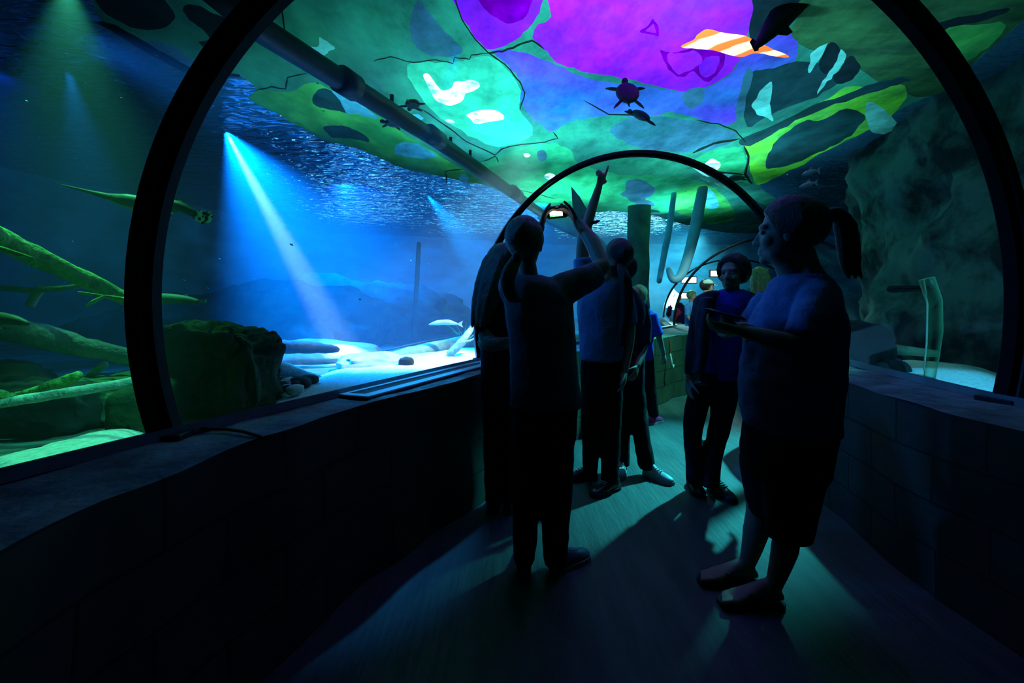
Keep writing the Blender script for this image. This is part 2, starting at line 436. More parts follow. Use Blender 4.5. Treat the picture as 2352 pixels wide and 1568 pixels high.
# blue haze of the water in the big tank
foot = [arch_pt(A, math.pi if A is not ARCH[0] else math.pi, .14) for A in ARCH]
foot = [(p.x, p.y) for p in foot]+[(3.9, 13.0), (8.5, 13.4), (8.5, 15.9), (0, 15.9), (-5.0, 13.4), (-7.3, 8), (-7.3, -1.3)]
mb = MB(); mb.rings([[Vector((x, y, .45)) for x, y in foot], [Vector((x, y, CEIL-.02)) for x, y in foot]])
m, nt, out = new_mat('hazy_water')
v = nt.nodes.new('ShaderNodeVolumePrincipled') if False else nt.nodes.new('ShaderNodeVolumeScatter')
v.inputs['Color'].default_value = (.55, .8, 1, 1); v.inputs['Density'].default_value = .055; v.inputs['Anisotropy'].default_value = .25
nt.links.new(v.outputs[0], out.inputs['Volume'])
tag(mb.build('tank_water', m, smooth=False, recalc=True), 'blue hazy water filling the big tank left of the tunnel', 'water', kind='stuff')

# ------------------------------------------------------------------ painted ceiling and rippling water surface, cut from one level sheet
def spl(pts, k=4, jit=0.0):
    n = len(pts); out = []
    for i in range(n):
        p0, p1, p2, p3 = [Vector(pts[(i+d) % n]) for d in (-1, 0, 1, 2)]
        for s in range(k):
            t = s/k
            q = .5*((2*p1)+(p2-p0)*t+(2*p0-5*p1+4*p2-p3)*t*t+(3*p1-p0-3*p2+p3)*t**3)
            if jit: q = q+Vector((noise.noise(Vector((q.x*.06, q.y*.06, 3))), noise.noise(Vector((q.x*.06, q.y*.06, 8)))))*jit
            out.append(q)
    return out
def line(pts, wpx):
    P = []; pts = [Vector(p) for p in pts]
    for a, b in zip(pts[:-1], pts[1:]):
        for s in range(3):
            q = a+(b-a)*s/3; P.append(q+Vector((noise.noise(Vector((q.x*.07, q.y*.07, 1))), noise.noise(Vector((q.x*.07, q.y*.07, 6)))))*3)
    P.append(pts[-1]); L, R = [], []
    for i, p in enumerate(P):
        t = (P[min(i+1, len(P)-1)]-P[max(0, i-1)]).normalized(); nn = Vector((-t.y, t.x))
        ww = wpx*(.55+.45*abs(noise.noise(Vector((p.x*.05, p.y*.05, 2)))))*(.3 if i in (0, len(P)-1) else 1)
        L.append(p+nn*ww/2); R.append(p-nn*ww/2)
    return L+R[::-1]
def world2(pts): return [atz(p[0], min(9000, p[1]), CEIL).xy for p in pts]
EDGE = [(199, -70), (212, 0), (232, 45), (330, 100), (400, 136), (455, 160), (545, 172), (592, 207), (578, 232), (640, 262), (700, 298), (750, 325), (790, 332), (850, 352), (930, 387), (1000, 402), (1060, 415), (1120, 427), (1180, 455), (1240, 480), (1300, 490), (1380, 484), (1450, 488), (1500, 494), (1560, 512), (1640, 530), (1720, 536), (1790, 520), (1800, 470), (1745, 424), (1830, 385), (1900, 345), (1985, 305), (2070, 250), (2165, 205), (2260, 125), (2352, 45), (2480, -70)]
outline = [atz(p[0], p[1], CEIL).xy for p in spl(EDGE, 3)[:-3]]
outline = [Vector((-2.9, -1.2)), Vector((-2.95, 1.6))]+outline+[Vector((4.1, 1.6)), Vector((4.1, -1.2))]
def C(*c): return lin(c)
T_BASE = through('ceiling_teal', (.010, .22, .16), (.010, .12, .14), 1.1, stretch=(1, .6, 1))
PAINT = {  # ceiling colours, with the coloured light on them put into the pigments
 'green': through('ceiling_green', (.03, .42, .10), (.008, .20, .08), 1.6, stretch=(1, .5, 1)),
 'aqua': through('ceiling_aqua', (.02, .50, .36), (.012, .30, .22), 1.3),
 'emerald': through('ceiling_emerald', (.012, .36, .19), (.008, .22, .13), 1.3),
 'darkgreen': through('ceiling_dark_green', (.015, .13, .06), (.006, .05, .035), 1.8, stretch=(.6, 2, 1)),
 'lime': through('ceiling_lime', (.06, .62, .05), (.03, .32, .08), 2.2),
 'purple': through('ceiling_purple', (.22, .008, .80), (.045, .02, .85), .9, lo=.3, hi=.7),
 'violet': through('ceiling_violet', (.10, .01, .80), (.16, .01, .60), 2.5),
 'plum': through('ceiling_plum', (.13, .0, .42), (.05, .0, .25), 4),
 'blue': through('ceiling_blue', (.055, .035, .80), (.005, .15, .48), 1.0, lo=.3, hi=.7),
 'steel': through('ceiling_steel_blue', (.02, .14, .30), (.01, .10, .16), 1.6),
 'sky': through('ceiling_sky_blue', (.03, .40, .75), (.015, .22, .42), 4),
 'pale': through('ceiling_pale', (.75, .88, .85), (.08, .42, .58), 6, lo=.42, hi=.62),
 'cyan': through('ceiling_cyan', (.06, .60, .70), (.04, .40, .42), 5),
 'dark': through('ceiling_dark_opening', (.003, .020, .032), (.002, .012, .02), 3),
 'tealdark': through('ceiling_dark_teal', (.004, .055, .085), (.004, .035, .05), 2),
 'crack': through('ceiling_crack', (.003, .02, .018), (.002, .012, .012), 5),
 'ripple': None,
}
# reflection of a lit sign, painted as orange streaks
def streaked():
    m, nt, out = new_mat('sign_reflection_orange')
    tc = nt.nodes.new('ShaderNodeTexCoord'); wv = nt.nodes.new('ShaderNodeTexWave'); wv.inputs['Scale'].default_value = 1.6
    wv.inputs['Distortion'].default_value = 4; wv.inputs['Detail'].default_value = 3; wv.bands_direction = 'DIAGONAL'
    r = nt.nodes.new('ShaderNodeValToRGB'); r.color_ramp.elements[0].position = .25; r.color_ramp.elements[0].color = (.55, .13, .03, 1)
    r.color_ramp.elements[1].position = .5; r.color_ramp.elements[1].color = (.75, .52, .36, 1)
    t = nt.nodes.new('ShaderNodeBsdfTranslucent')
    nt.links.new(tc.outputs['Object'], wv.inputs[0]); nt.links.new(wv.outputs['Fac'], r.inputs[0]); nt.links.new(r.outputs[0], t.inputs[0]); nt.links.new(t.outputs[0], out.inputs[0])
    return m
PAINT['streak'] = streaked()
PATCH = [  # colour, pixels of the outline
 ('darkgreen', 'dark_green_field', [(1820, -70), (1840, 20), (1815, 80), (1880, 120), (1960, 150), (2020, 190), (2100, 220), (2170, 210), (2260, 125), (2352, 45), (2480, -70)]),
 ('green', 'bright_green_field', [(575, 228), (600, 205), (660, 212), (720, 190), (800, 225), (870, 268), (940, 315), (1020, 362), (1100, 418), (1000, 402), (930, 387), (850, 352), (790, 331), (700, 297), (640, 261)]),
 ('aqua', 'aqua_field', [(935, 150), (1000, 142), (1060, 140), (1120, 128), (1170, 165), (1200, 215), (1192, 250), (1225, 300), (1190, 328), (1130, 335), (1060, 300), (1000, 260), (955, 205)]),
 ('emerald', 'emerald_field', [(1140, 362), (1200, 338), (1260, 328), (1310, 345), (1330, 375), (1420, 400), (1520, 405), (1620, 420), (1600, 470), (1520, 490), (1400, 484), (1300, 488), (1200, 455), (1110, 412), (1090, 380)]),
 ('blue', 'blue_field', [(1128, 120), (1165, 113), (1225, 128), (1276, 150), (1360, 183), (1480, 195), (1560, 210), (1640, 195), (1695, 150), (1722, 90), (1800, 70), (1835, 110), (1800, 170), (1740, 205), (1705, 250), (1672, 288), (1600, 272), (1540, 258), (1480, 270), (1400, 266), (1320, 277), (1265, 302), (1225, 272), (1196, 228), (1198, 190), (1168, 150)]),
 ('purple', 'purple_field', [(1288, -70), (1266, 36), (1236, 57), (1223, 84), (1249, 111), (1278, 143), (1335, 163), (1410, 176), (1480, 190), (1560, 208), (1640, 192), (1690, 150), (1714, 90), (1722, -70)]),
 ('violet', 'violet_field', [(1028, -70), (1042, 0), (1062, 42), (1088, 80), (1120, 112), (1160, 104), (1195, 84), (1225, 50), (1241, 16), (1245, -70)]),
 ('plum', 'plum_patch', [(1092, -50), (1104, 4), (1132, 36), (1165, 53), (1192, 47), (1216, 18), (1228, -50)]),
 ('plum', 'plum_patch', [(1516, 116), (1545, 122), (1590, 110), (1640, 112), (1664, 118), (1660, 150), (1640, 180), (1618, 186), (1604, 174), (1588, 164), (1572, 178), (1548, 170), (1530, 150)]),
 ('purple', 'purple_patch', [(1532, 126), (1560, 122), (1600, 118), (1612, 140), (1590, 158), (1566, 170), (1546, 160)]),
 ('violet', 'violet_patch', [(1605, 150), (1630, 130), (1652, 130), (1648, 155), (1630, 176), (1612, 172)]),
 ('plum', 'plum_patch', [(1500, 44), (1512, 62), (1510, 80), (1490, 78), (1472, 74), (1486, 58)]),
 ('violet', 'violet_patch', [(1499, 56), (1505, 66), (1503, 74), (1484, 72)]),
 ('steel', 'steel_blue_patch', [(1568, 225), (1580, 205), (1605, 203), (1620, 215), (1612, 235), (1590, 250), (1572, 242)]),
 ('steel', 'steel_blue_patch', [(960, 0), (985, 30), (1020, 70), (1060, 110), (1050, 125), (1000, 130), (960, 110), (940, 60)]),
 ('steel', 'steel_blue_patch', [(1440, 275), (1520, 268), (1580, 275), (1640, 290), (1690, 310), (1660, 335), (1590, 350), (1500, 345), (1430, 325), (1400, 300)]),
 ('lime', 'lime_border', [(1713, 332), (1760, 302), (1830, 264), (1900, 226), (1955, 198), (2010, 205), (2060, 190), (2085, 215), (2045, 268), (1990, 302), (1900, 346), (1830, 385), (1770, 412), (1738, 424), (1726, 400), (1716, 360)]),
 ('tealdark', 'dark_teal_patch', [(1758, 386), (1772, 342), (1800, 306), (1850, 276), (1880, 276), (1945, 250), (1985, 262), (1975, 290), (1930, 326), (1880, 350), (1805, 380)]),
 ('tealdark', 'dark_streak', [(1700, 322), (1780, 286), (1870, 242), (1955, 212), (2005, 190), (2078, 178), (2088, 186), (2030, 204), (1965, 224), (1870, 258), (1790, 298), (1722, 336)]),
 ('emerald', 'emerald_patch', [(1590, 380), (1622, 350), (1688, 338), (1708, 346), (1714, 400), (1724, 420), (1690, 415), (1645, 395)]),
 ('tealdark', 'dark_teal_patch', [(1722, 170), (1760, 160), (1850, 140), (1930, 170), (1905, 205), (1840, 235), (1770, 262), (1716, 290), (1708, 240)]),
 ('steel', 'steel_blue_patch', [(1695, 230), (1716, 160), (1730, 175), (1716, 215), (1706, 260), (1690, 268)]),
 ('cyan', 'cyan_chip', [(1729, 240), (1745, 212), (1772, 190), (1769, 240), (1773, 277), (1755, 268), (1735, 260)]),
 ('cyan', 'cyan_chip', [(1863, 124), (1882, 108), (1902, 100), (1886, 132), (1860, 166), (1858, 145)]),
 ('cyan', 'cyan_chip', [(1932, 112), (1944, 126), (1928, 158), (1900, 190), (1876, 214), (1898, 174), (1922, 138)]),
 ('dark', 'dark_opening', [(1886, 132), (1910, 100), (1928, 106), (1922, 136), (1900, 168), (1882, 158)]),
 ('dark', 'dark_opening', [(1950, 128), (1974, 146), (1972, 168), (1944, 190), (1912, 182), (1930, 160)]),
 ('cyan', 'pale_triangle', [(1988, 240), (2012, 238), (2050, 270), (2083, 305), (2048, 307), (2010, 306), (1992, 288)]),
 ('dark', 'dark_streak', [(2130, 60), (2200, 40), (2260, 30), (2310, 18), (2312, 28), (2250, 50), (2190, 62), (2140, 72)]),
 ('green', 'green_patch', [(2170, 70), (2230, 58), (2310, 52), (2290, 90), (2240, 130), (2190, 165), (2172, 130)]),
 ('dark', 'dark_opening', [(1735, -60), (1728, 20), (1720, 72), (1740, 110), (1762, 92), (1780, 60), (1815, 30), (1850, -20), (1860, -60)]),
 ('streak', 'sign_reflection', [(1564, 106), (1592, 92), (1602, 80), (1624, 67), (1660, 75), (1700, 80), (1720, 85), (1764, 108), (1812, 128), (1794, 132), (1742, 122), (1700, 131), (1640, 116), (1590, 112)]),
 ('dark', 'dark_opening', [(200, -60), (232, 20), (300, 62), (368, 66), (402, 40), (382, 4), (330, -60)]),
 ('dark', 'dark_opening', [(422, 16), (448, 11), (500, 34), (540, 48), (536, 66), (492, 92), (470, 108), (456, 98), (482, 88), (464, 66), (430, 40)]),
 ('steel', 'blue_opening', [(328, 99), (360, 94), (400, 108), (436, 134), (448, 152), (400, 142), (360, 122)]),
 ('tealdark', 'dark_opening', [(716, 226), (735, 206), (766, 208), (782, 230), (798, 259), (760, 252), (730, 245)]),
 ('sky', 'blue_opening', [(764, 207), (800, 214), (834, 240), (868, 272), (824, 264), (796, 258), (782, 232)]),
 ('tealdark', 'dark_opening', [(744, 292), (775, 288), (800, 292), (838, 308), (848, 325), (820, 322), (790, 315), (772, 319), (750, 308)]),
 ('sky', 'blue_opening', [(904, 342), (920, 328), (962, 332), (1003, 358), (980, 365), (920, 358)]),
 ('sky', 'blue_opening', [(1050, 406), (1066, 399), (1079, 412), (1062, 418)]),
 ('steel', 'blue_opening', [(1234, 346), (1250, 344), (1256, 364), (1240, 369)]),
 ('pale', 'pale_opening', [(972, 172), (985, 170), (1000, 190), (1016, 208), (1036, 202), (1045, 187), (1065, 187), (1080, 183), (1098, 190), (1101, 200), (1085, 210), (1069, 215), (1065, 228), (1048, 240), (1030, 243), (1005, 233), (988, 208)]),
 ('pale', 'pale_opening', [(1072, 262), (1100, 254), (1132, 252), (1156, 262), (1154, 275), (1120, 280), (1092, 285), (1080, 272)]),
 ('cyan', 'cyan_opening', [(735, 84), (752, 96), (769, 110), (752, 122), (738, 131), (732, 118), (714, 112), (714, 106), (732, 106)]),
 ('pale', 'pale_opening', [(1250, 404), (1262, 397), (1274, 402), (1270, 411), (1256, 412)]),
 ('pale', 'pale_opening', [(1203, 354), (1212, 351), (1218, 357), (1209, 361)]),
 ('sky', 'blue_opening', [(948, 264), (962, 264), (976, 274), (960, 275)]),
 ('pale', 'pale_opening', [(1022, 274), (1034, 274), (1044, 282), (1030, 282)]),
 ('pale', 'pale_opening', [(1620, 376), (1636, 364), (1654, 376), (1650, 388), (1636, 394), (1622, 388)]),
 ('cyan', 'cyan_opening', [(1660, 404), (1672, 396), (1684, 404), (1676, 414)]),
 ('steel', 'blue_opening', [(1424, 446), (1436, 438), (1440, 420), (1460, 412), (1490, 420), (1506, 434), (1494, 450), (1482, 458), (1504, 468), (1490, 474), (1462, 468), (1442, 455)]),
 ('tealdark', 'dark_opening', [(1474, 482), (1500, 480), (1514, 488), (1494, 490)]),
 ('green', 'green_patch', [(1560, 430), (1620, 425), (1660, 450), (1690, 500), (1640, 515), (1580, 498), (1540, 470)]),
 ('sky', 'blue_opening', [(1615, 430), (1640, 445), (1650, 470), (1630, 478), (1612, 455)]),
]
CRACK = [([(1034, -40), (1060, 44), (1090, 88), (1120, 120), (1160, 148), (1194, 190), (1206, 212), (1194, 252)], 5), ([(1118, 122), (1155, 118), (1190, 103), (1222, 92), (1250, 113)], 7),
 ([(858, 140), (896, 130), (950, 144), (1000, 137), (1040, 145), (1044, 132), (1080, 137), (1082, 126), (1122, 122)], 4), ([(586, 208), (624, 200), (656, 204), (660, 177), (706, 168)], 5),
 ([(960, 245), (1030, 292), (1070, 325), (1138, 355), (1150, 342), (1176, 335), (1252, 326), (1282, 318), (1270, 303)], 4), ([(1108, 372), (1138, 358), (1146, 374)], 4), ([(648, 20), (655, 76)], 6), ([(1026, 422), (1023, 394), (1066, 388)], 4),
 ([(1184, 420), (1190, 436), (1240, 446), (1278, 456)], 2.5), ([(1709, 335), (1720, 360), (1712, 400), (1728, 422)], 9), ([(1600, 275), (1650, 285), (1690, 300), (1715, 330)], 5), ([(1340, 230), (1400, 262), (1490, 264)], 5),
 ([(1590, 350), (1640, 330), (1700, 318)], 8), ([(1620, 398), (1670, 395), (1712, 402)], 6)]
FACES = [('ripple', 'water_surface', [Vector(p) for p in ((-8.2, -1.3), (10.5, -1.3), (10.5, 17), (-8.2, 17))]), ('base', 'ceiling', outline)]
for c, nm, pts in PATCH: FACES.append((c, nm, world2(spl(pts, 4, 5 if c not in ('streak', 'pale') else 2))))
for pts, wd in CRACK: FACES.append(('crack', 'crack', world2(line(pts, wd))))
vv = []; ff = []
for c, nm, pts in FACES:
    ff.append(list(range(len(vv), len(vv)+len(pts)))); vv += [Vector((p[0], p[1])) for p in pts]
ee = [(f[i], f[(i+1) % len(f)]) for f in ff for i in range(len(f))]
ov, oe, of, oov, ooe, oof = delaunay_2d_cdt(vv, ee, [], 0, 1e-5)
bucket = {}
BOX = [(min(p[0] for p in P), max(p[0] for p in P), min(p[1] for p in P), max(p[1] for p in P)) for c, nm, P in FACES]
for f in of:
    x = sum(ov[i].x for i in f)/len(f); y = sum(ov[i].y for i in f)/len(f)
    for k in range(len(FACES)-1, -1, -1):
        b = BOX[k]
        if b[0] <= x <= b[1] and b[2] <= y <= b[3] and inside(FACES[k][2], x, y):
            bucket.setdefault(k, []).append(f); break
def sheet(name, mat, faces, z, parent=None):
    idx = {}; V = []; F = []
    for f in faces:
        g = []
        for i in f:
            if i not in idx: idx[i] = len(V); V.append((ov[i].x, ov[i].y, z))
            g.append(idx[i])
        F.append(g)
    return MB().add(V, F).build(name, mat, parent, smooth=False)
def ripple_mat():
    m, nt, out = new_mat('rippled_water_surface')
    tc = nt.nodes.new('ShaderNodeTexCoord'); mp = nt.nodes.new('ShaderNodeMapping'); mp.inputs['Scale'].default_value = (3.2, 6.5, 1); mp.inputs['Rotation'].default_value = (0, 0, math.radians(-30))
    n = nt.nodes.new('ShaderNodeTexNoise'); n.inputs['Scale'].default_value = 1.0; n.inputs['Detail'].default_value = 2; n.inputs['Distortion'].default_value = .6
    bp = nt.nodes.new('ShaderNodeBump'); bp.inputs['Strength'].default_value = 1.0; bp.inputs['Distance'].default_value = .12
    g = nt.nodes.new('ShaderNodeBsdfGlossy'); g.inputs['Roughness'].default_value = .12; g.inputs[0].default_value = (.75, .9, 1, 1)
    nt.links.new(tc.outputs['Object'], mp.inputs[0]); nt.links.new(mp.outputs[0], n.inputs['Vector']); nt.links.new(n.outputs['Fac'], bp.inputs['Height']); nt.links.new(bp.outputs[0], g.inputs['Normal'])
    t = nt.nodes.new('ShaderNodeBsdfTranslucent'); t.inputs[0].default_value = (.01, .12, .3, 1)
    mx = nt.nodes.new('ShaderNodeMixShader'); mx.inputs[0].default_value = .35
    nt.links.new(g.outputs[0], mx.inputs[1]); nt.links.new(t.outputs[0], mx.inputs[2]); nt.links.new(mx.outputs[0], out.inputs[0])
    return m
PAINT['ripple'] = ripple_mat(); PAINT['base'] = T_BASE
ws = sheet('water_surface', PAINT['ripple'], bucket.get(0, []), CEIL)
tag(ws, 'rippling underside of the water surface beyond the green ceiling', 'water surface', kind='structure')
ceil = sheet('ceiling', T_BASE, bucket.get(1, []), CEIL); tag(ceil, kind='structure')
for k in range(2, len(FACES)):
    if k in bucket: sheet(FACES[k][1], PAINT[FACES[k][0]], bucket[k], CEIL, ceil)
# ------------------------------------------------------------------ things in the tank
def rock_mb(c, r, seed=0, block=.6, amp=.12, fr=1.6, rot=0.0, nu=48, nv=30, crack=.0):
    c = Vector(c); R = Matrix.Rotation(rot, 3, 'Z'); mb = MB(); rows = []
    sg = lambda v, e: math.copysign(abs(v)**e, v)
    for i in range(nv+1):
        th = min(max(math.pi*i/nv, .03), math.pi-.03); row = []
        for j in range(nu):
            a = 2*math.pi*j/nu
            p = Vector((sg(math.sin(th), block)*sg(math.cos(a), block), sg(math.sin(th), block)*sg(math.sin(a), block), sg(math.cos(th), block)))
            q = p*fr+Vector((seed*7.3, seed*3.1, seed))
            d = noise.noise(q)+.5*noise.noise(q*2.2)+.25*noise.noise(q*4.7)+.12*noise.noise(q*10)
            if crack: d -= crack*max(0, 1-abs(noise.noise(q*1.7+Vector((5, 5, 5))))*9)
            p = p*(1+amp*d)
            row.append(c+R @ Vector((p.x*r[0], p.y*r[1], p.z*r[2])))
        rows.append(row)
    mb.rings(rows); return mb
def rock(name, c, r, mat, label, cat='rock', group=None, **k):
    mb = rock_mb(c, r, **k)
    return tag(mb.build(name, mat, recalc=True), label, cat, group)
def log(name, pts, rad, mat, label, cat='log', group=None, wob=.3, stubs=(), seg=14):
    """pts: (px, py, Y)"""
    W = [at(*p) for p in pts]
    # finer spine
    P = []; Rr = []; n = len(W)
    for i in range(n-1):
        p0, p1, p2, p3 = W[max(0, i-1)], W[i], W[i+1], W[min(n-1, i+2)]
        for s in range(5):
            t = s/5; P.append(.5*((2*p1)+(p2-p0)*t+(2*p0-5*p1+4*p2-p3)*t*t+(3*p1-p0-3*p2+p3)*t**3)); Rr.append(rad[i]+(rad[i+1]-rad[i])*t)
    P.append(W[-1]); Rr.append(rad[-1])
    if not stubs:
        return tag(MB().tube(P, Rr, seg, wob=wob).build(name, mat), label, cat, group)
    root = empty(name, P[0], label, cat, group)
    MB().tube(P, Rr, seg, wob=wob).build('trunk', mat, root)
    for sp, sr in stubs: MB().tube([at(*p) for p in sp], sr, 10, wob=wob).build('branch', mat, root)
    return root
MOSS = surf('mossy_wood', (.40, .85, .20), (.08, .22, .06), 9, .85, 1.0, bscale=40, lo=.3, hi=.7)
PALEWOOD = surf('pale_wood', (.62, .82, .68), (.2, .32, .26), 7, .9, .9, bscale=30, lo=.3, hi=.7)
STONE = surf('dark_stone', (.03, .04, .04), (.012, .016, .016), 5, .85, .7, bscale=12)
BOULD = surf('mossy_boulder', (.03, .07, .025), (.003, .006, .004), 5, .95, 1.0, bscale=18)
PALEROCK = surf('pale_limestone', (.75, .80, .70), (.35, .48, .38), 3, .9, .6, bscale=10)
SILT = surf('dark_silt', (.12, .20, .19), (.05, .09, .09), 3, .95, .6, bscale=10)

bpy.data.objects['floor_tank_left'].data.materials[0] = SILT
# white sand along the panes
def sand_strip(name, pts, z, label):
    P = [atz(px, py, z) for px, py in pts]; n = len(P); c = sum(P, Vector())/n
    P = spl([(p.x, p.y) for p in P], 5, 0); rows = []
    for k in range(7):
        t = k/6
        rows.append([Vector((c.x+(p.x-c.x)*t, c.y+(p.y-c.y)*t, z+.05*(1-t**3)+.015*noise.noise(Vector((p.x*3*t, p.y*3*t, 2)))-.03*t**4)) for p in P])
    mb = MB(); mb.rings(rows, cap=False)
    return tag(mb.build(name, SAND), label, 'sand', kind='stuff')
sand_strip('sand_bank', [(560, 960), (610, 905), (700, 868), (800, 835), (900, 815), (1000, 805), (1120, 790), (1140, 830), (1000, 900), (800, 960)], .62, 'bright white sand bank behind the pane beside the far left ledge')
sand_strip('sand_bank', [(-140, 1105), (-20, 1066), (60, 1056), (90, 1036), (200, 1012), (320, 980), (360, 985), (300, 1040), (100, 1100), (-60, 1150)], .63, 'pale green sand strip at the foot of the pane at far left')

log('sunken_log', [(-560, 300, 1.95), (-300, 410, 1.95), (-90, 505, 1.95), (20, 560, 2.1), (160, 625, 2.3), (320, 700, 2.5)], [.08, .07, .062, .05, .044, .032], MOSS, 'bright green mossy log slanting down behind the pane at far left', stubs=[([(-60, 555, 1.9), (10, 574, 1.95), (76, 594, 2.0)], [.016, .012, .006])])
log('sunken_branch', [(-420, 690, 2.5), (-60, 660, 2.6), (60, 666, 2.6), (140, 662, 2.6), (200, 655, 2.62), (250, 664, 2.64), (300, 692, 2.6)], [.026, .016, .017, .016, .012, .012, .01], WOOD, 'thin crooked branch below the green mossy log, with a stubby side shoot', 'branch', stubs=[([(92, 664, 2.6), (80, 680, 2.6), (72, 697, 2.6)], [.022, .022, .024])])
log('forked_twig', [(182, 672, 2.2), (238, 680, 2.25), (330, 692, 2.3)], [.007, .008, .009], MOSS, 'small bright green forked twig left of the near rib', 'twig', stubs=[([(238, 681, 2.25), (216, 691, 2.22), (200, 701, 2.2)], [.009, .009, .007])])
log('sunken_log', [(-560, 700, 2.4), (-80, 735, 2.5), (60, 765, 2.55), (190, 795, 2.65), (320, 826, 2.8), (430, 860, 3.0)], [.09, .075, .068, .055, .05, .045], PALEWOOD, 'long pale log lying across the tank behind the near rib', stubs=[([(238, 838, 2.6), (215, 855, 2.6), (192, 872, 2.6)], [.022, .02, .015])])
log('broken_branch', [(-300, 880, 2.1), (-40, 902, 2.1), (20, 912, 2.1), (52, 906, 2.1), (120, 888, 2.1), (178, 862, 2.1)], [.035, .03, .022, .018, .03, .02], MOSS, 'knobbly yellow green broken branch on the tank bed at far left', 'branch')
log('thin_log', [(-320, 985, 1.9), (-30, 932, 1.9), (100, 910, 1.95), (200, 894, 2.0), (335, 870, 2.1)], [.024, .02, .02, .022, .018], PALEWOOD, 'long thin lit log just above the mossy shelf rock', 'log')
log('sunken_log', [(560, 798, 4.6), (640, 797, 4.6), (700, 797, 4.6), (772, 802, 4.6)], [.05, .07, .065, .035], WOODD, 'dark blunt log lying deep in the blue tank right of the boulder')
log('sunken_log', [(560, 826, 3.55), (640, 845, 3.6), (730, 872, 3.7)], [.06, .055, .04], PALEWOOD, 'teal lit log dipping into the sand beside the boulder')
log('half_buried_log', [(830, 842, 4.9), (900, 824, 5.2), (1000, 800, 5.7), (1100, 782, 6.2)], [.05, .085, .095, .09], WOOD, 'long half buried log behind the white sand bank')
log('driftwood', [(1034, 812, 4.9), (1058, 788, 4.9), (1078, 762, 4.95), (1096, 738, 5.0)], [.04, .045, .03, .02], PALEWOOD, 'pale driftwood limb leaning on the sand beside the dark haired person', 'driftwood', stubs=[([(1060, 786, 4.9), (1080, 782, 4.9), (1096, 774, 4.9)], [.016, .012, .008])])
log('thin_stick', [(880, 806, 5.6), (960, 788, 5.8), (1030, 775, 6.0), (1095, 762, 6.2)], [.012, .014, .012, .01], WOODD, 'thin dark stick lying on the half buried log', 'stick')
rock('boulder', (at(492, 850, 2.72).x, 2.72, .80), (.33, .26, .31), BOULD, 'big dark square boulder with a mossy top beside the near rib', 'boulder', seed=3, block=.42, amp=.17, fr=1.5, crack=.9, nu=110, nv=70)
rock('rock', (at(330, 960, 2.3).x, 2.35, .66), (.13, .2, .19), BOULD, 'dark rock half hidden behind the foot of the near rib', seed=9, block=.7)
rock('shelf_rock', (at(240, 935, 2.5).x, 2.55, .72), (.32, .24, .12), surf('mossy_shelf', (.14, .34, .18), (.03, .07, .04), 5, .9, .8, bscale=14), 'flat green topped shelf rock left of the near rib', seed=12, block=.5, amp=.2, crack=.4)
rock('rock', (at(80, 985, 2.25).x, 2.3, .70), (.27, .14, .15), STONE, 'dark jagged rock at the far left edge behind the pane', seed=21, block=.55, amp=.25)
rock('rock', (at(-60, 975, 2.35).x, 2.45, .72), (.25, .2, .18), STONE, 'dark rock cut off by the left edge of the photo', seed=31, block=.6, amp=.2)
rock('limestone_slab', (at(848, 850, 4.25).x, 4.3, .66), (.30, .2, .10), PALEROCK, 'white rounded limestone slab on the sand bank', seed=5, block=.75, amp=.18, rot=.4)
rock('stone', (at(933, 838, 4.2).x, 4.2, .68), (.065, .06, .06), STONE, 'small dark stone on the white sand near the ledge', 'stone', seed=6, block=.6)
rock('silt_mound', (at(700, 815, 5.2).x, 5.3, .58), (.9, .5, .22), SILT, 'low dark mound behind the blunt dark log', 'mound', seed=15, block=.9)
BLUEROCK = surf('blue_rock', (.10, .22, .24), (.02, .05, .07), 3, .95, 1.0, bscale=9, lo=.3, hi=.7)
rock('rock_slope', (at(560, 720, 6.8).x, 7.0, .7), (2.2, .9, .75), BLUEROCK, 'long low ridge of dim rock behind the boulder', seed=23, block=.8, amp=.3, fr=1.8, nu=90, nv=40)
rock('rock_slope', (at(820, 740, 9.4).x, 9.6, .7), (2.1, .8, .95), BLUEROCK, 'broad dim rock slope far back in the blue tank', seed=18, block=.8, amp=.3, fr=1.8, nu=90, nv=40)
for i in range(16):
    px, py = 622+random.random()*88, 872+random.random()*24
    p = atz(px, py, .68); r = .025+random.random()*.03
    rock('pebble', p, (r*1.4, r, r*.8), (STONE, PALEROCK, BOULD)[i % 3], 'small pebble in the heap between boulder and white sand', 'pebble', 'pebbles beside the boulder', seed=40+i, block=.8, nu=14, nv=10, rot=random.random()*3)
# water plant
def plant(base, h, n, label, mat, spread=.25):
    root = empty('water_plant', base, label, 'plant')
    for i in range(n):
        a = random.random()*6.28; s = spread*(.3+random.random()*.7); hh = h*(.6+random.random()*.5)
        q = [base+Vector((math.cos(a)*s*t*t, math.sin(a)*s*t*t, hh*t)) for t in (0, .3, .6, .85, 1)]
        MB().tube(q, [.006, .016, .02, .013, .002], 6, False, flat=.25).build('blade', mat, root)
plant(atz(1068, 800, .62), .34, 16, 'tuft of green water plants on the sand next to the driftwood', surf('plant_green', (.06, .5, .2), (.03, .3, .12), 8, .7, .1))

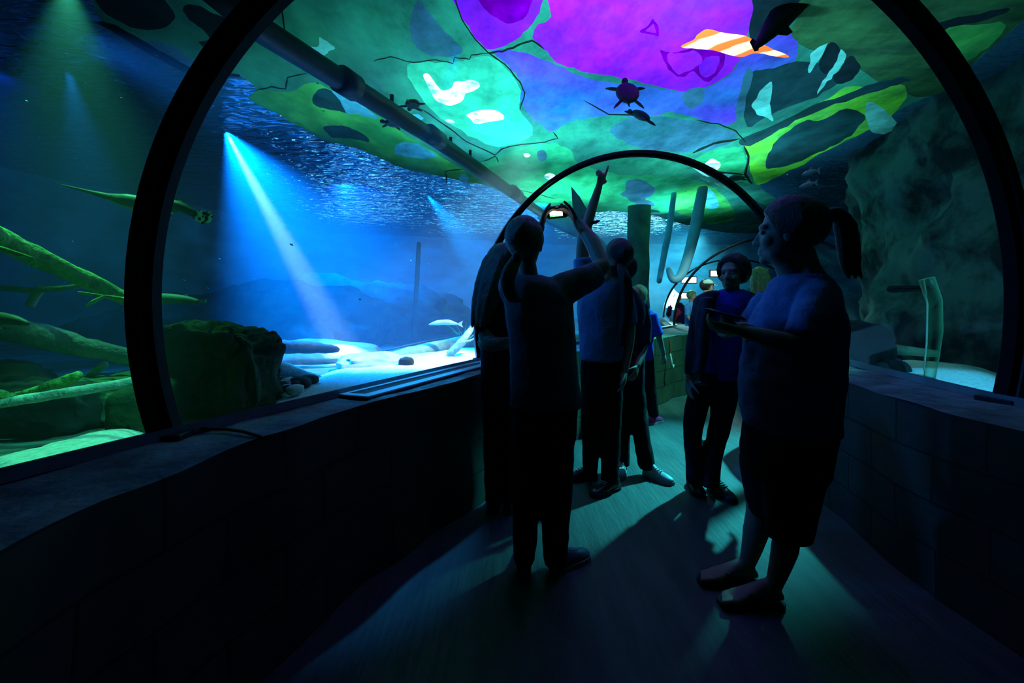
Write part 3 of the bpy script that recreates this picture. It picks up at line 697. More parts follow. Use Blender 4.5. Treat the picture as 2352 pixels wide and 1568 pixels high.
# ------------------------------------------------------------------ fish
def spotted(name, body, spot_, scale=26):
    m, nt, out = new_mat(name)
    b = nt.nodes.new('ShaderNodeBsdfPrincipled'); b.inputs['Roughness'].default_value = .5
    tc = nt.nodes.new('ShaderNodeTexCoord'); vo = nt.nodes.new('ShaderNodeTexVoronoi'); vo.inputs['Scale'].default_value = scale
    r = nt.nodes.new('ShaderNodeValToRGB'); r.color_ramp.elements[0].position = .42; r.color_ramp.elements[0].color = (*spot_, 1)
    r.color_ramp.elements[1].position = .5; r.color_ramp.elements[1].color = (*body, 1)
    nt.links.new(tc.outputs['Object'], vo.inputs['Vector']); nt.links.new(vo.outputs['Distance'], r.inputs[0]); nt.links.new(r.outputs[0], b.inputs['Base Color'])
    tl = nt.nodes.new('ShaderNodeBsdfTranslucent'); mx = nt.nodes.new('ShaderNodeMixShader'); nt.links.new(r.outputs[0], tl.inputs[0]); nt.links.new(b.outputs[0], mx.inputs[1]); nt.links.new(tl.outputs[0], mx.inputs[2]); nt.links.new(mx.outputs[0], out.inputs[0])
    return m
GARBODY = surf('gar_skin', (.13, .17, .11), (.06, .085, .06), 9, .5, .1)
GARFIN = spotted('spotted_gar_fin', (.75, .9, .45), (.02, .03, .02), 48)
BELLY = surf('gar_belly', (.42, .62, .42), (.25, .42, .3), 6, .5)
FISHSILVER = surf('silver_fish_skin', (.55, .65, .66), (.3, .38, .4), 9, .35)
FISHDARK = surf('dark_fish_skin', (.012, .016, .016), (.006, .008, .008), 9, .6)
def fin(name, pts, mat, parent, th=.004):
    P = [Vector(p) for p in pts]; n = (P[1]-P[0]).cross(P[2]-P[0]).normalized()*th/2
    k = len(P); return MB().add([p+n for p in P]+[p-n for p in P], [list(range(k)), list(range(k, 2*k))[::-1]]+[[i, i+k, (i+1) % k+k, (i+1) % k][::-1] for i in range(k)]).build(name, mat, parent, smooth=False)
def fish(name, spine, rad, label, body=GARBODY, finmat=GARFIN, fins=(), flat=.6, belly=None, cat='fish', group=None, eye=None):
    """spine: (px,py,Y) from snout to tail; fins: (name, [(px,py,Y)...])"""
    W = [at(*p) for p in spine]; root = empty(name, sum(W, Vector())/len(W), label, cat, group)
    P = []; Rr = []; n = len(W)
    for i in range(n-1):
        p0, p1, p2, p3 = W[max(0, i-1)], W[i], W[i+1], W[min(n-1, i+2)]
        for s in range(5):
            t = s/5; P.append(.5*((2*p1)+(p2-p0)*t+(2*p0-5*p1+4*p2-p3)*t*t+(3*p1-p0-3*p2+p3)*t**3)); Rr.append(rad[i]+(rad[i+1]-rad[i])*t)
    P.append(W[-1]); Rr.append(rad[-1])
    mb = MB().tube(P, Rr, 14, True, up=(0, 0, 1))
    # flatten sideways
    b = mb.build('body', body, root)
    if belly:
        k0, k1 = int(len(P)*belly[0]), int(len(P)*belly[1])
        MB().tube([p-Vector((0, 0, r*.35)) for p, r in zip(P[k0:k1], Rr[k0:k1])], [r*.78 for r in Rr[k0:k1]], 12).build('belly', BELLY, root)
    for nm, pts in fins: fin(nm, [at(*p) for p in pts], finmat, root)
    if eye:
        e = at(*eye[:3]); MB().ell(e, (eye[3],)*3).build('eye', FISHDARK, root)
    return root
Yg = 2.6
fish('gar', [(140, 424, Yg), (200, 439, Yg), (250, 452, Yg), (290, 461, Yg), (330, 468, Yg), (380, 472, Yg), (415, 475, Yg), (445, 490, Yg)], [.003, .009, .02, .04, .045, .042, .03, .022],
     'long spotted gar with patterned fins swimming behind the near rib', fins=[('tail_fin', [(440, 484, Yg), (462, 483, Yg), (484, 486, Yg), (489, 498, Yg), (482, 510, Yg), (466, 515, Yg), (448, 505, Yg), (438, 496, Yg)]),
     ('dorsal_fin', [(394, 462, Yg), (410, 458, Yg), (426, 466, Yg), (422, 473, Yg), (405, 470, Yg)]), ('anal_fin', [(376, 486, Yg), (398, 486, Yg), (394, 498, Yg), (380, 503, Yg), (372, 496, Yg)])], belly=(.28, .72), eye=(258, 450, Yg-.02, .006))
bpy.data.objects['gar'].children
Yh = 2.75
fish('gar', [(286, 697, Yh), (320, 692, Yh), (370, 686, Yh), (420, 688, Yh), (452, 692, Yh)], [.005, .018, .034, .028, .014], 'pale gar low in the tank, its tail just right of the near rib',
     body=surf('pale_gar_skin', (.28, .45, .38), (.18, .3, .28), 9, .5), finmat=surf('pale_fin', (.5, .75, .7), (.3, .5, .5), 20, .5), fins=[('tail_fin', [(448, 688, Yh), (474, 688, Yh), (472, 696, Yh), (450, 697, Yh)]), ('dorsal_fin', [(412, 681, Yh), (428, 675, Yh), (436, 684, Yh)]), ('anal_fin', [(420, 694, Yh), (436, 698, Yh), (440, 694, Yh)])])
Yc = 2.2
fish('catfish', [(62, 743, Yc), (30, 736, Yc), (-10, 732, Yc), (-70, 730, Yc), (-130, 728, Yc)], [.012, .028, .036, .034, .02], 'blunt headed fish entering at the left edge above the pale log', body=surf('olive_fish_skin', (.16, .24, .12), (.08, .12, .07), 9, .5), belly=(.0, .7), fins=[('pectoral_fin', [(0, 748, Yc), (20, 752, Yc), (-8, 760, Yc)])])
Ys = 5.4
fish('silver_fish', [(986, 745, Ys), (1005, 741, Ys), (1030, 740, Ys), (1050, 744, Ys)], [.006, .03, .032, .012], 'small silver fish hovering over the half buried log', body=FISHSILVER, finmat=FISHSILVER, fins=[('tail_fin', [(1048, 744, Ys), (1064, 736, Ys), (1060, 744, Ys), (1064, 752, Ys)])])
Yp = 6.6
fish('paddlefish', [(1236, 500, Yp), (1262, 506, Yp), (1300, 516, Yp), (1340, 534, Yp), (1375, 556, Yp), (1400, 575, Yp)], [.012, .05, .11, .11, .06, .03], 'large pale fish with a tall pointed fin behind the raised hands', body=surf('pale_shark_skin', (.25, .5, .5), (.12, .28, .3), 4, .5), finmat=surf('grey_fin', (.05, .12, .12), (.03, .07, .07), 6, .5),
     fins=[('dorsal_fin', [(1318, 515, Yp), (1312, 428, Yp), (1332, 452, Yp), (1352, 488, Yp), (1362, 540, Yp)]), ('tail_fin', [(1395, 570, Yp), (1420, 560, Yp), (1412, 585, Yp)])])
Yk = 3.2
fish('dark_fish', [(1856, -24, Yk), (1826, 8, Yk), (1790, 44, Yk), (1758, 82, Yk), (1738, 106, Yk)], [.03, .08, .085, .05, .02], 'black fish silhouette high above the orange reflection patch', body=FISHDARK, finmat=FISHDARK,
     fins=[('tail_fin', [(1744, 100, Yk), (1728, 88, Yk), (1722, 96, Yk), (1733, 118, Yk), (1742, 116, Yk)]), ('pelvic_fin', [(1790, 60, Yk), (1812, 62, Yk), (1821, 74, Yk), (1808, 82, Yk), (1790, 80, Yk), (1776, 76, Yk)])])
for px, py, lab in ((1860, 398, 'small light sparkle in fish shape, upper one of the pair beside the right rock wall'), (1855, 426, 'small light sparkle in fish shape, lower one of the pair beside the right rock wall')):
    Y = 3.9; q = at(px, py, Y)  # sparkles of split light, built as little fish shapes
    fish('light_sparkle', [(px-18, py+3, Y), (px-8, py, Y), (px+6, py-4, Y), (px+16, py-7, Y)], [.004, .02, .018, .006], lab, body=FISHSILVER, finmat=FISHSILVER, fins=[('tail_fin', [(px+14, py-6, Y), (px+24, py-16, Y), (px+22, py-6, Y), (px+24, py+2, Y)]), ('dorsal_fin', [(px-6, py-4, Y), (px+4, py-16, Y), (px+8, py-6, Y)])], group='light sparkles beside the rock wall')

# ------------------------------------------------------------------ turtles near the surface
SHELL = surf('turtle_shell', (.012, .04, .03), (.03, .06, .03), 12, .6, .3)
TSKIN = surf('turtle_skin', (.03, .05, .03), (.012, .02, .014), 14, .7)
def turtle(c, s, yaw, label, pitch=0.0):
    root = empty('turtle', c, label, 'turtle', 'turtles under the water surface'); R = Matrix.Rotation(yaw, 3, 'Z') @ Matrix.Rotation(pitch, 3, 'X')
    def T(x, y, z): return c+R @ Vector((x*s, y*s, z*s))
    MB().ell(T(0, 0, .08), (.40*s, .48*s, .20*s), R, 20, 12).build('shell', SHELL, root)
    MB().ell(T(0, 0, .0), (.36*s, .44*s, .10*s), R, 20, 10).build('plastron', surf('turtle_belly', (.10, .13, .05), (.02, .03, .02), 22, .7), root)
    MB().tube([T(0, .40, .02), T(0, .55, .03), T(0, .68, .04)], [.10*s, .09*s, .12*s], 10).build('head', TSKIN, root)
    for x, y, dx, dy in ((.3, .3, .34, .10), (-.3, .3, -.34, .10), (.26, -.34, .22, -.26), (-.26, -.34, -.22, -.26)):
        MB().tube([T(x, y, 0), T(x+dx*.6, y+dy*.6, -.02), T(x+dx, y+dy, -.04)], [.10*s, .10*s, .05*s], 8, flat=.5).build('leg', TSKIN, root)
    MB().tube([T(0, -.42, 0), T(0, -.62, .0)], [.05*s, .015*s], 6).build('tail', TSKIN, root)
    return root
turtle(at(1440, 218, 4.05), .26, .0, 'dark turtle seen from below, head pointing up, in the blue of the ceiling', 1.05)
turtle(at(1470, 269, 4.6), .22, .75, 'dark turtle just below the upright one, paddling sideways', .6)
turtle(at(948, 242, 4.3), .17, .5, 'small dark turtle above the black pipe')
turtle(at(903, 286, 4.6), .17, 2.2, 'small dark turtle hugging the lower side of the black pipe')
turtle(at(1690, 411, 6.2), .2, 1.0, 'tiny dark turtle beside the top right of the second rib')

# ------------------------------------------------------------------ pipe and rod below the surface
BLK = surf('black_pipe', (.012, .016, .016), (.006, .008, .008), 6, .55, .2)
pa = [atz(470, -40, 3.08), atz(590, 62, 3.08), atz(800, 195, 3.08), atz(1000, 320, 3.08), atz(1215, 470, 3.08), atz(1262, 502, 3.08)]
root = empty('overhead_pipe', pa[0], 'long black pipe running away under the green ceiling on the left', 'pipe')
MB().tube(pa, .088, 18, False, wob=.05).build('pipe_run', BLK, root)
for px, py, px2, py2, r in ((780, 180, 815, 203, .112), (985, 305, 1010, 324, .10), (1176, 438, 1190, 450, .105)):
    MB().tube([atz(px, py, 3.08), atz(px2, py2, 3.08)], r, 18, False).build('coupling', BLK, root)
MB().tube([atz(775, 170, 3.12), atz(800, 178, 3.14), atz(818, 190, 3.14)], [.05, .07, .03], 10).build('valve', BLK, root)
for px, py in ((900, 255), (1035, 345), (1080, 372)):
    p = atz(px, py, 3.13); MB().tube([p, Vector((p.x, p.y, CEIL-.01))], .02, 8, False).build('hanger', BLK, root)
    MB().tube([p-Vector((.06, .1, .0)), p+Vector((.06, .1, .0))], .05, 10, wob=.4).build('clamp', BLK, root)
log('floating_branch', [(228, 46, 3.35), (330, 106, 3.45), (400, 144, 3.55), (450, 166, 3.65), (548, 174, 3.9)], [.028, .033, .03, .026, .012], BLK, 'black branch floating at the surface left of the near rib', 'branch')

# ------------------------------------------------------------------ right hand tank
def glass_tube_mat():
    m, nt, out = new_mat('clear_tube')
    t = nt.nodes.new('ShaderNodeBsdfTransparent'); t.inputs[0].default_value = (.8, .95, .85, 1)
    d = nt.nodes.new('ShaderNodeBsdfPrincipled'); d.inputs['Base Color'].default_value = (.24, .45, .2, 1); d.inputs['Roughness'].default_value = .3
    lw = nt.nodes.new('ShaderNodeLayerWeight'); lw.inputs[0].default_value = .45
    mx = nt.nodes.new('ShaderNodeMixShader'); nt.links.new(lw.outputs['Facing'], mx.inputs[0]); nt.links.new(t.outputs[0], mx.inputs[1]); nt.links.new(d.outputs[0], mx.inputs[2]); nt.links.new(mx.outputs[0], out.inputs[0])
    return m
CT = glass_tube_mat(); Yt = 3.45
root = empty('clear_tube', at(2135, 872, Yt), 'clear greenish standing tube in the dark tank at right', 'tube')
MB().tube([at(2128, 640, Yt), at(2146, 690, Yt), at(2148, 760, Yt), at(2140, 830, Yt), at(2134, 874, Yt)], [.05, .048, .046, .04, .034], 16, False).build('tube_wall', CT, root)
MB().tube([at(2122, 642, Yt), at(2130, 700, Yt), at(2128, 790, Yt), at(2122, 850, Yt)], .006, 8).build('air_line', surf('pale_line', (.6, .75, .5), None, 8, .5), root)
MB().tube([at(2134, 868, Yt), at(2133, 878, Yt)], .055, 14, False).build('foot', STONE, root)
Yr = 4.1
rock('rock', (at(2036, 838, 3.9).x, 3.9, .66), (.17, .14, .11), STONE, 'round black stone on the blue lit sand of the right tank', seed=51, block=.85, amp=.08)
mb = rock_mb((at(1985, 790, 4.0).x-.02, 4.05, .82), (.27, .22, .26), seed=52, block=.8, amp=.1)
tag(mb.build('rock', STONE, recalc=True), 'large humped black rock behind the woman with the ponytail', 'rock')
log('sunken_log', [(2000, 800, 4.0), (2060, 803, 3.95), (2150, 812, 3.9)], [.04, .045, .03], WOOD, 'dull log on the sand of the right tank', wob=.1)
log('dark_branch', [(2046, 664, 3.9), (2080, 663, 3.85), (2125, 662, 3.8)], [.03, .028, .025], BLK, 'short black branch jutting from the right rock wall', 'branch')
sand_strip('sand_bank', [(2010, 850), (2060, 825), (2180, 828), (2300, 850), (2330, 900), (2200, 920), (2080, 885)], .63, 'blue lit sand patch in the tank at right')

# ------------------------------------------------------------------ on the ledge and the block wall
A_, B_, C_, D_ = [atz(px, py, LZ+.012) for px, py in ((762, 906), (845, 913), (1108, 842), (1108, 828))]
root = empty('ledge_panel', (A_+C_)/2, 'slim framed information panel lying on the left ledge', 'panel')
up = Vector((0, 0, 1))
quad = [A_, B_, C_, D_]
mb = MB(); mb.rings([[p-up*.012 for p in quad], [p+up*.0 for p in quad]]); mb.build('plate', surf('dark_panel_plate', (.03, .045, .06), (.02, .03, .04), 5, .5), root, smooth=False, recalc=True)
c_ = sum(quad, Vector())/4
inner = [atz(px, py, LZ+.012) for px, py in ((800, 905), (838, 907), (1102, 838), (1102, 832.5))]
mb = MB()
for i in range(4):
    j = (i+1) % 4; mb.rings([[quad[i]+up*.0, quad[i]+up*.006, inner[i]+up*.006, inner[i]], [quad[j]+up*.0, quad[j]+up*.006, inner[j]+up*.006, inner[j]]])
mb.build('border', surf('light_blue_border', (.6, .9, 1), (.55, .85, .95), 5, .5), root, smooth=False, recalc=True)
ca = [atz(px, py, LZ+.012) for px, py in ((404, 986), (450, 984), (520, 985), (560, 991), (600, 1003))]
tag(MB().tube(ca, .006, 8).build('cable', BLK), 'thin black cable lying across the near left ledge', 'cable')
wx, wy = 1.95, 5.60
wn = Vector((.67, -.74, 0)); wt = Vector((.74, .67, 0)); W0 = at(1532, 800, 5.6)+wn*.045
root = empty('wall_hook', W0, 'rusty red strip with a white hook hanging on the block wall', 'hook')
Rw = Matrix((wt, wn, up)).transposed()
MB().box(W0+up*.02, (.022, .006, .075), Rw).build('red_strip', surf('rusty_red', (.30, .05, .03), (.15, .03, .02), 9, .8), root, smooth=False, bevel=.003)
hk = [W0+up*-.07, W0+up*-.13+wn*.01, W0+up*-.2+wn*.02, W0+up*-.235+wt*.025+wn*.02, W0+up*-.2+wt*.045+wn*.02]
MB().tube(hk, [.012, .013, .013, .012, .009], 8).build('white_hook', surf('white_plastic', (.7, .75, .75), None, 4, .4), root)

# ------------------------------------------------------------------ beyond the second rib
mb = MB(); pr = []
for k in range(16):
    z = .5+2.75*k/15; c = at(1466, 600, 9.6); pr.append([Vector((c.x, c.y, z))+Vector((math.cos(a), math.sin(a), 0))*(.23+.05*noise.noise(Vector((math.cos(a)*1.2, math.sin(a)*1.2, z*1.4)))) for a in [2*math.pi*j/20 for j in range(20)]])
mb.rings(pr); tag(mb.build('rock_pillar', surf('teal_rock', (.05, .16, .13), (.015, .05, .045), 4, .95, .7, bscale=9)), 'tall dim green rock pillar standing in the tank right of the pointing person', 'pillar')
PB = surf('pale_blue_reflection', (.25, .55, .75), (.16, .4, .6), 3, .4)  # colour of reflections in the acrylic, modelled below as tubes
log('bent_reflection', [(1614, 434, 8.2), (1604, 486, 8.2), (1594, 535, 8.2), (1580, 590, 8.2), (1564, 632, 8.2), (1546, 641, 8.2), (1536, 620, 8.2)], [.09, .10, .10, .09, .08, .07, .05], PB, 'pale blue hooked reflection in the acrylic above the block wall', 'pipe', wob=.05)
log('bent_reflection', [(1548, 446, 8.6), (1536, 530, 8.6), (1526, 580, 8.6), (1514, 645, 8.6)], [.05, .06, .06, .05], PB, 'slimmer pale blue reflection left of the hooked one above the block wall', 'pipe', wob=.05)
def ceiling_light(px, py, Y, w_, label):
    c = at(px, py, Y); r = empty('end_light', c, label, 'lamp', 'white lamps at the far end of the tunnel')
    MB().box(c+Vector((0, .02, 0)), (w_+.03, .03, .10)).build('housing', BLK, r, smooth=False)
    m = MATS.get('lamp_white')
    if m is None:
        m, nt, out = new_mat('lamp_white'); e = nt.nodes.new('ShaderNodeEmission'); e.inputs[0].default_value = (.85, 1, 1, 1); e.inputs[1].default_value = 2.5; nt.links.new(e.outputs[0], out.inputs[0]); MATS['lamp_white'] = m
    MB().box(c-Vector((0, .02, 0)), (w_, .012, .075)).build('diffuser', m, r, smooth=False)
ceiling_light(1642, 628, 12.5, .12, 'small white lamp glowing left of the head of the boy in the jacket')
ceiling_light(1582, 643, 12.8, .2, 'white strip lamp glowing above the man in the pale cap')
ceiling_light(1569, 679, 13.0, .2, 'white strip lamp glowing beside the maroon hooded child')

mb = MB()
for i in range(110):
    Y = 2.4+random.random()*4.5; px = random.random()*1000; py = 60+random.random()*640
    q = at(px, py, Y)
    if q.z > CEIL-.1 or q.z < .8 or q.x > arch_base(ARCH[1], -1).x-.5+max(0, (Y-1.6))*.45: continue
    r = .003+.004*random.random()**2
    mb.ell(q, (r*2.0, r, r*.8), Matrix.Rotation(.5, 3, 'Y'), 8, 5)
tag(mb.build('drifting_specks', surf('pale_speck', (.8, .9, .9), None, 4, .5)), 'tiny pale specks drifting in the water of the big tank', 'specks', kind='stuff')
log('standing_pipe', [(962, 560, 7.6), (958, 640, 7.6), (953, 720, 7.6), (951, 772, 7.6)], [.035, .04, .04, .04], surf('dim_teal_pipe', (.08, .2, .24), (.05, .13, .16), 5, .7), 'slim dim pipe standing in the blue water left of the long haired person', 'pipe', wob=.05)
# ------------------------------------------------------------------ people
SKIN = surf('skin', (.34, .22, .16), (.29, .18, .13), 6, .55, .08)
def cloth(name, c, b=.25): c = tuple(x*.8 for x in c); return surf('cloth_'+name, c, tuple(x*.7 for x in c), 7, .9, b, spec=.15, bscale=90)
def hairm(name, c): return surf('hair_'+name, c, tuple(x*.45 for x in c), 6, .5, .6, spec=.4, stretch=(9, 9, 1), bscale=40)
def m_(px, Y, x=1176): return px*Y/FPX                        # photo pixels to metres at depth Y
def ray(px): v = Vector(((px-1176)/FPX, 1, 0)).normalized(); return v, Vector((v.y, -v.x, 0))
def ringp(l, r, py, Y, dep, n=28, sq=1.0):
    c = at((l+r)/2, py, Y); v, u = ray((l+r)/2); a = (r-l)/2*Y/FPX*v.y
    sg = lambda t: math.copysign(abs(t)**sq, t)
    return [c+u*a*sg(math.cos(2*math.pi*k/n))+v*dep*sg(math.sin(2*math.pi*k/n)) for k in range(n)]
def smooth_rows(rows, k=4):
    out = []; n = len(rows)
    for i in range(n-1):
        a, b, c, d = rows[max(0, i-1)], rows[i], rows[i+1], rows[min(n-1, i+2)]
        for s in range(k):
            t = s/k
            out.append([.5*((2*q)+(r-p)*t+(2*p-5*q+4*r-w_)*t*t+(3*q-p-3*r+w_)*t**3) for p, q, r, w_ in zip(a, b, c, d)])
    out.append(rows[-1]); return out
def T(mb, pts, seg=14, flat=1.0, rnd=True, k=4):
    """pts: (px, py, Y, radius px)"""
    W = [at(p[0], p[1], p[2]) for p in pts]; R = [m_(p[3], p[2])*ray(p[0])[0].y*(.74 if flat < 1 else 1) for p in pts]
    P = []; Q = []; n = len(W)
    for i in range(n-1):
        p0, p1, p2, p3 = W[max(0, i-1)], W[i], W[i+1], W[min(n-1, i+2)]
        for s in range(k):
            t = s/k; P.append(.5*((2*p1)+(p2-p0)*t+(2*p0-5*p1+4*p2-p3)*t*t+(3*p1-p0-3*p2+p3)*t**3)); Q.append(R[i]+(R[i+1]-R[i])*t)
    P.append(W[-1]); Q.append(R[-1])
    return mb.tube(P, Q, seg, rnd, flat=flat)
def frame(f, up=(0, 0, 1)):
    f = Vector(f).normalized(); r = f.cross(Vector(up)).normalized(); u = r.cross(f)
    return Matrix((r, f, u)).transposed()
def head(mb, c, R, s):
    def L(x, y, z): return c+R @ Vector((x*s, y*s, z*s))
    def E(x, y, z, a, b, d, nu=18, nv=12): mb.ell(L(x, y, z), (a*s, b*s, d*s), R, nu, nv)
    E(0, -.012, .030, .073, .090, .086, 24, 16); E(0, .022, -.030, .058, .066, .084, 24, 16)
    E(0, .034, -.074, .046, .050, .036); E(0, .068, -.099, .020, .020, .017)
    E(0, .070, .022, .052, .022, .014); E(.034, .056, -.030, .025, .026, .026); E(-.034, .056, -.030, .025, .026, .026)
    mb.tube([L(0, .078, .012), L(0, .089, -.012), L(0, .1005, -.034)], [.009*s, .0105*s, .012*s], 10)
    E(.010, .092, -.039, .009, .010, .008, 10, 8); E(-.010, .092, -.039, .009, .010, .008, 10, 8)
    E(0, .080, -.062, .024, .014, .0075, 14, 8); E(0, .078, -.075, .021, .014, .0085, 14, 8); E(0, .03, -.085, .04, .05, .03)
    for sx in (-1, 1): E(sx*.074, -.004, -.012, .009, .020, .031, 12, 8)
def eyes(root, c, R, s):
    mb = MB()
    for sx in (-1, 1): mb.ell(c+R @ Vector((sx*.029*s, .0765*s, .000)), (.0115*s, .0085*s, .0075*s), R, 12, 8)
    mb.build('eyes', surf('eye_white', (.3, .3, .3), (.02, .02, .02), 40, .3), root)
def hand(mb, W, d, n, L=.165, curl=(.5, .5, .5, .5), th=1, tcurl=.4, spread=.08):
    """W wrist, d towards the fingers, n where the palm faces, th which side carries the thumb"""
    d = Vector(d).normalized(); n = Vector(n); n = (n-d*n.dot(d)).normalized(); s = d.cross(n)*th
    k = W+d*L*.5; r = .055*L
    mb.rings([[W+d*L*t+s*wd*L*math.cos(a)+n*tk*L*math.sin(a)-n*0 for a in [2*math.pi*i/14 for i in range(14)]] for t, wd, tk in ((-.06, .15, .11), (.08, .17, .10), (.25, .22, .095), (.42, .235, .08), (.52, .22, .06))])
    for i, (o, ln) in enumerate(((.17, .43), (.06, .49), (-.055, .45), (-.165, .35))):
        p = k+s*o*L-d*.02*L; dd = (d+s*o*spread*6).normalized(); a = 0; P = [p-dd*.05*L, p]
        for j, fr in enumerate((.45, .3, .25)):
            a += curl[i]*(.75 if j == 0 else 1.0)
            p = p+(dd*math.cos(a)+n*math.sin(a))*ln*L*fr; P.append(p)
        mb.tube(P, [r*1.05, r*1.05, r, r*.92, r*.8], 8)
    p = W+d*.14*L+s*.13*L; dd = (d*.65+s*.75).normalized(); P = [W+d*.06*L+s*.08*L, p]
    for j, ln in enumerate((.24, .2, .16)):
        q = (dd*math.cos(tcurl*j)+(n*.8+d*.4).normalized()*math.sin(tcurl*j)); p = p+q*ln*L; P.append(p)
    mb.tube(P, [r*1.5, r*1.4, r*1.2, r*1.05, r*.85], 8)
def shoe(root, heel, ang, L, upper, solem, name='shoe', hgt=.085):
    h = Vector((heel.x, heel.y, 0)); d = Vector((math.cos(ang), math.sin(ang), 0)); s = Vector((-d.y, d.x, 0)); rows = []
    prof = ((-.02, .10, .45), (.0, .13, .80), (.12, .15, 1.0), (.28, .145, .98), (.42, .15, .74), (.6, .175, .56), (.78, .18, .46), (.9, .15, .36), (.98, .09, .24), (1.0, .04, .14))
    for t, wd, hh in prof:
        rows.append([h+d*t*L+s*wd*L*math.cos(a)+Vector((0, 0, max(.018, .018+hgt*hh*max(0, math.sin(a)) if math.sin(a) > 0 else .018))) for a in [2*math.pi*i/16 for i in range(16)]])
    mb = MB(); mb.rings(smooth_rows(rows, 3)); o = mb.build(name, upper, root, recalc=True)
    sl = MB(); sl.rings([[h+d*t*L*1.01+s*wd*L*1.08*k+Vector((0, 0, z)) for k, z in ((-1, .002), (1, .002), (1, .022), (-1, .022))] for t, wd, hh in prof]); sl.build('sole', solem, o, recalc=True, smooth=False)
    lc = MB()
    for t in (.42, .5, .58): lc.tube([h+d*t*L+s*.08*L+Vector((0, 0, .018+hgt*(1.05-t*.75))), h+d*(t+.02)*L-s*.08*L+Vector((0, 0, .018+hgt*(1.05-t*.75)))], .004, 6)
    lc.build('laces', surf('laces', (.5, .55, .6), None, 5, .7), o)
    return o
def hair_cap(mb, c, R, s, back=1.0, low=-.05, thick=.012, fringe=.045):
    """scalp hair: shell round the skull, open at the face"""
    rows = []
    for i in range(15):
        th = math.pi*i/14*.98+.02; row = []
        for j in range(28):
            a = 2*math.pi*j/28; x, y, z = math.sin(th)*math.cos(a), math.sin(th)*math.sin(a), math.cos(th)
            p = Vector((x*(.078+thick), -.016+y*(.094+thick)*(back if y < 0 else 1), .030+z*(.090+thick)))
            if p.y > fringe-.3*(.03-p.z)*(p.z < .06) and p.z < .085: p.y = min(p.y, max(.0, fringe+(p.z-.03)*.55))
            if p.z < low: p.z = low+(p.z-low)*.25
            d = 1+.035*noise.noise(Vector((a*2.2, th*1.4, s*9)))
            row.append(c+R @ (p*s*d))
        rows.append(row)
    return mb.rings(rows)
SOLE = surf('pale_rubber_sole', (.35, .38, .38), (.22, .24, .24), 6, .7)
BSOLE = surf('dark_rubber_sole', (.02, .02, .025), None, 6, .7)
DARKSHOE = surf('dark_shoe', (.02, .02, .025), (.012, .012, .015), 6, .5)
SILVERSHOE = surf('silver_sneaker', (.45, .5, .55), (.25, .28, .32), 18, .35, .2)
BLUESHOE = surf('blue_grey_sneaker', (.10, .14, .22), (.05, .07, .12), 18, .45)
BLACKPANTS = cloth('black_trousers', (.012, .012, .016)); JEANS = cloth('dark_jeans', (.018, .022, .04))
def person(base, label, group=None): return empty('person', base, label, 'person', group)
def finish_body(mb, root, vox=.0065): return mb.build('body', SKIN, root, remesh=vox, relax=2)
def garment(name, mb, mat, root, vox=.011, relax=3, fold=.012, size=.10): return mb.build(name, mat, root, remesh=vox, relax=relax, disp=(fold, size))

# --- the child holding up a camera, seen from behind
Y = 2.12; g = person(atz(1245, 1311, 0), 'child seen from behind in loose grey T-shirt, raising a small camera with both hands')
b = MB(); hc = at(1207, 560, Y); HR = frame((.28, .93, .12)); head(b, hc, HR, .98)
T(b, [(1210, 600, Y, 20), (1216, 640, Y, 22), (1222, 670, Y, 30)]); T(b, [(1235, 680, Y, 60), (1245, 780, Y, 58), (1250, 900, Y, 60)], flat=.8)
RH, LH = at(1327, 512, 2.40), at(1241, 522, 2.42)
T(b, [(1285, 665, Y, 26), (1345, 640, 2.16, 24), (1382, 612, 2.2, 20)]); T(b, [(1384, 612, 2.2, 18), (1362, 560, 2.3, 18.5), (1340, 528, 2.37, 14), (1326, 510, 2.40, 11)])
T(b, [(1180, 668, Y, 24), (1176, 650, 2.3, 22), (1190, 610, 2.44, 17)]); T(b, [(1190, 612, 2.44, 16), (1218, 566, 2.43, 15), (1241, 522, 2.42, 11)])
CC = at(1279, 487, 2.47)
hand(b, RH, (CC-RH)+Vector((.03, .0, .05)), (-.75, -.1, -.5), .165, (.55, .45, .5, .6), 1, .25)
hand(b, LH, (CC-LH)+Vector((-.045, 0, .03)), (.8, -.1, -.2), .165, (.55, .5, .55, .65), -1, .25)
T(b, [(1215, 940, Y, 36), (1208, 1100, Y, 26), (1204, 1270, Y, 17)]); T(b, [(1285, 940, Y, 36), (1282, 1100, Y, 26), (1275, 1270, Y, 17)])
finish_body(b, g, .006)
s = MB(); s.rings(smooth_rows([ringp(*q) for q in ((1190, 1246, 630, Y, .055), (1163, 1288, 648, Y, .10), (1156, 1312, 676, Y, .12), (1160, 1318, 725, Y, .125), (1167, 1322, 785, Y, .125), (1171, 1327, 850, Y, .13), (1170, 1334, 900, Y, .135), (1168, 1338, 934, Y, .135))]))
T(s, [(1280, 672, Y, 40), (1335, 645, 2.15, 35), (1374, 626, 2.18, 27)], rnd=False); T(s, [(1182, 672, Y, 33), (1176, 655, 2.25, 30), (1180, 632, 2.36, 25)], rnd=False)
garment('tee_shirt', s, cloth('taupe_grey', (.20, .23, .26)), g, fold=.018)
t = MB(); t.rings(smooth_rows([ringp(*q) for q in ((1176, 1330, 905, Y, .12), (1176, 1326, 960, Y, .125), (1178, 1322, 1010, Y, .12))]))
for rows in (((1177, 1250, 985, Y, .09), (1174, 1244, 1060, Y, .085), (1176, 1239, 1150, Y, .08), (1178, 1233, 1230, Y, .075), (1180, 1229, 1288, Y, .075)), ((1246, 1322, 985, Y, .09), (1243, 1318, 1060, Y, .085), (1245, 1314, 1150, Y, .08), (1245, 1306, 1230, Y, .075), (1247, 1302, 1290, Y, .075))):
    t.rings(smooth_rows([ringp(*q) for q in rows]))
garment('trousers', t, BLACKPANTS, g)
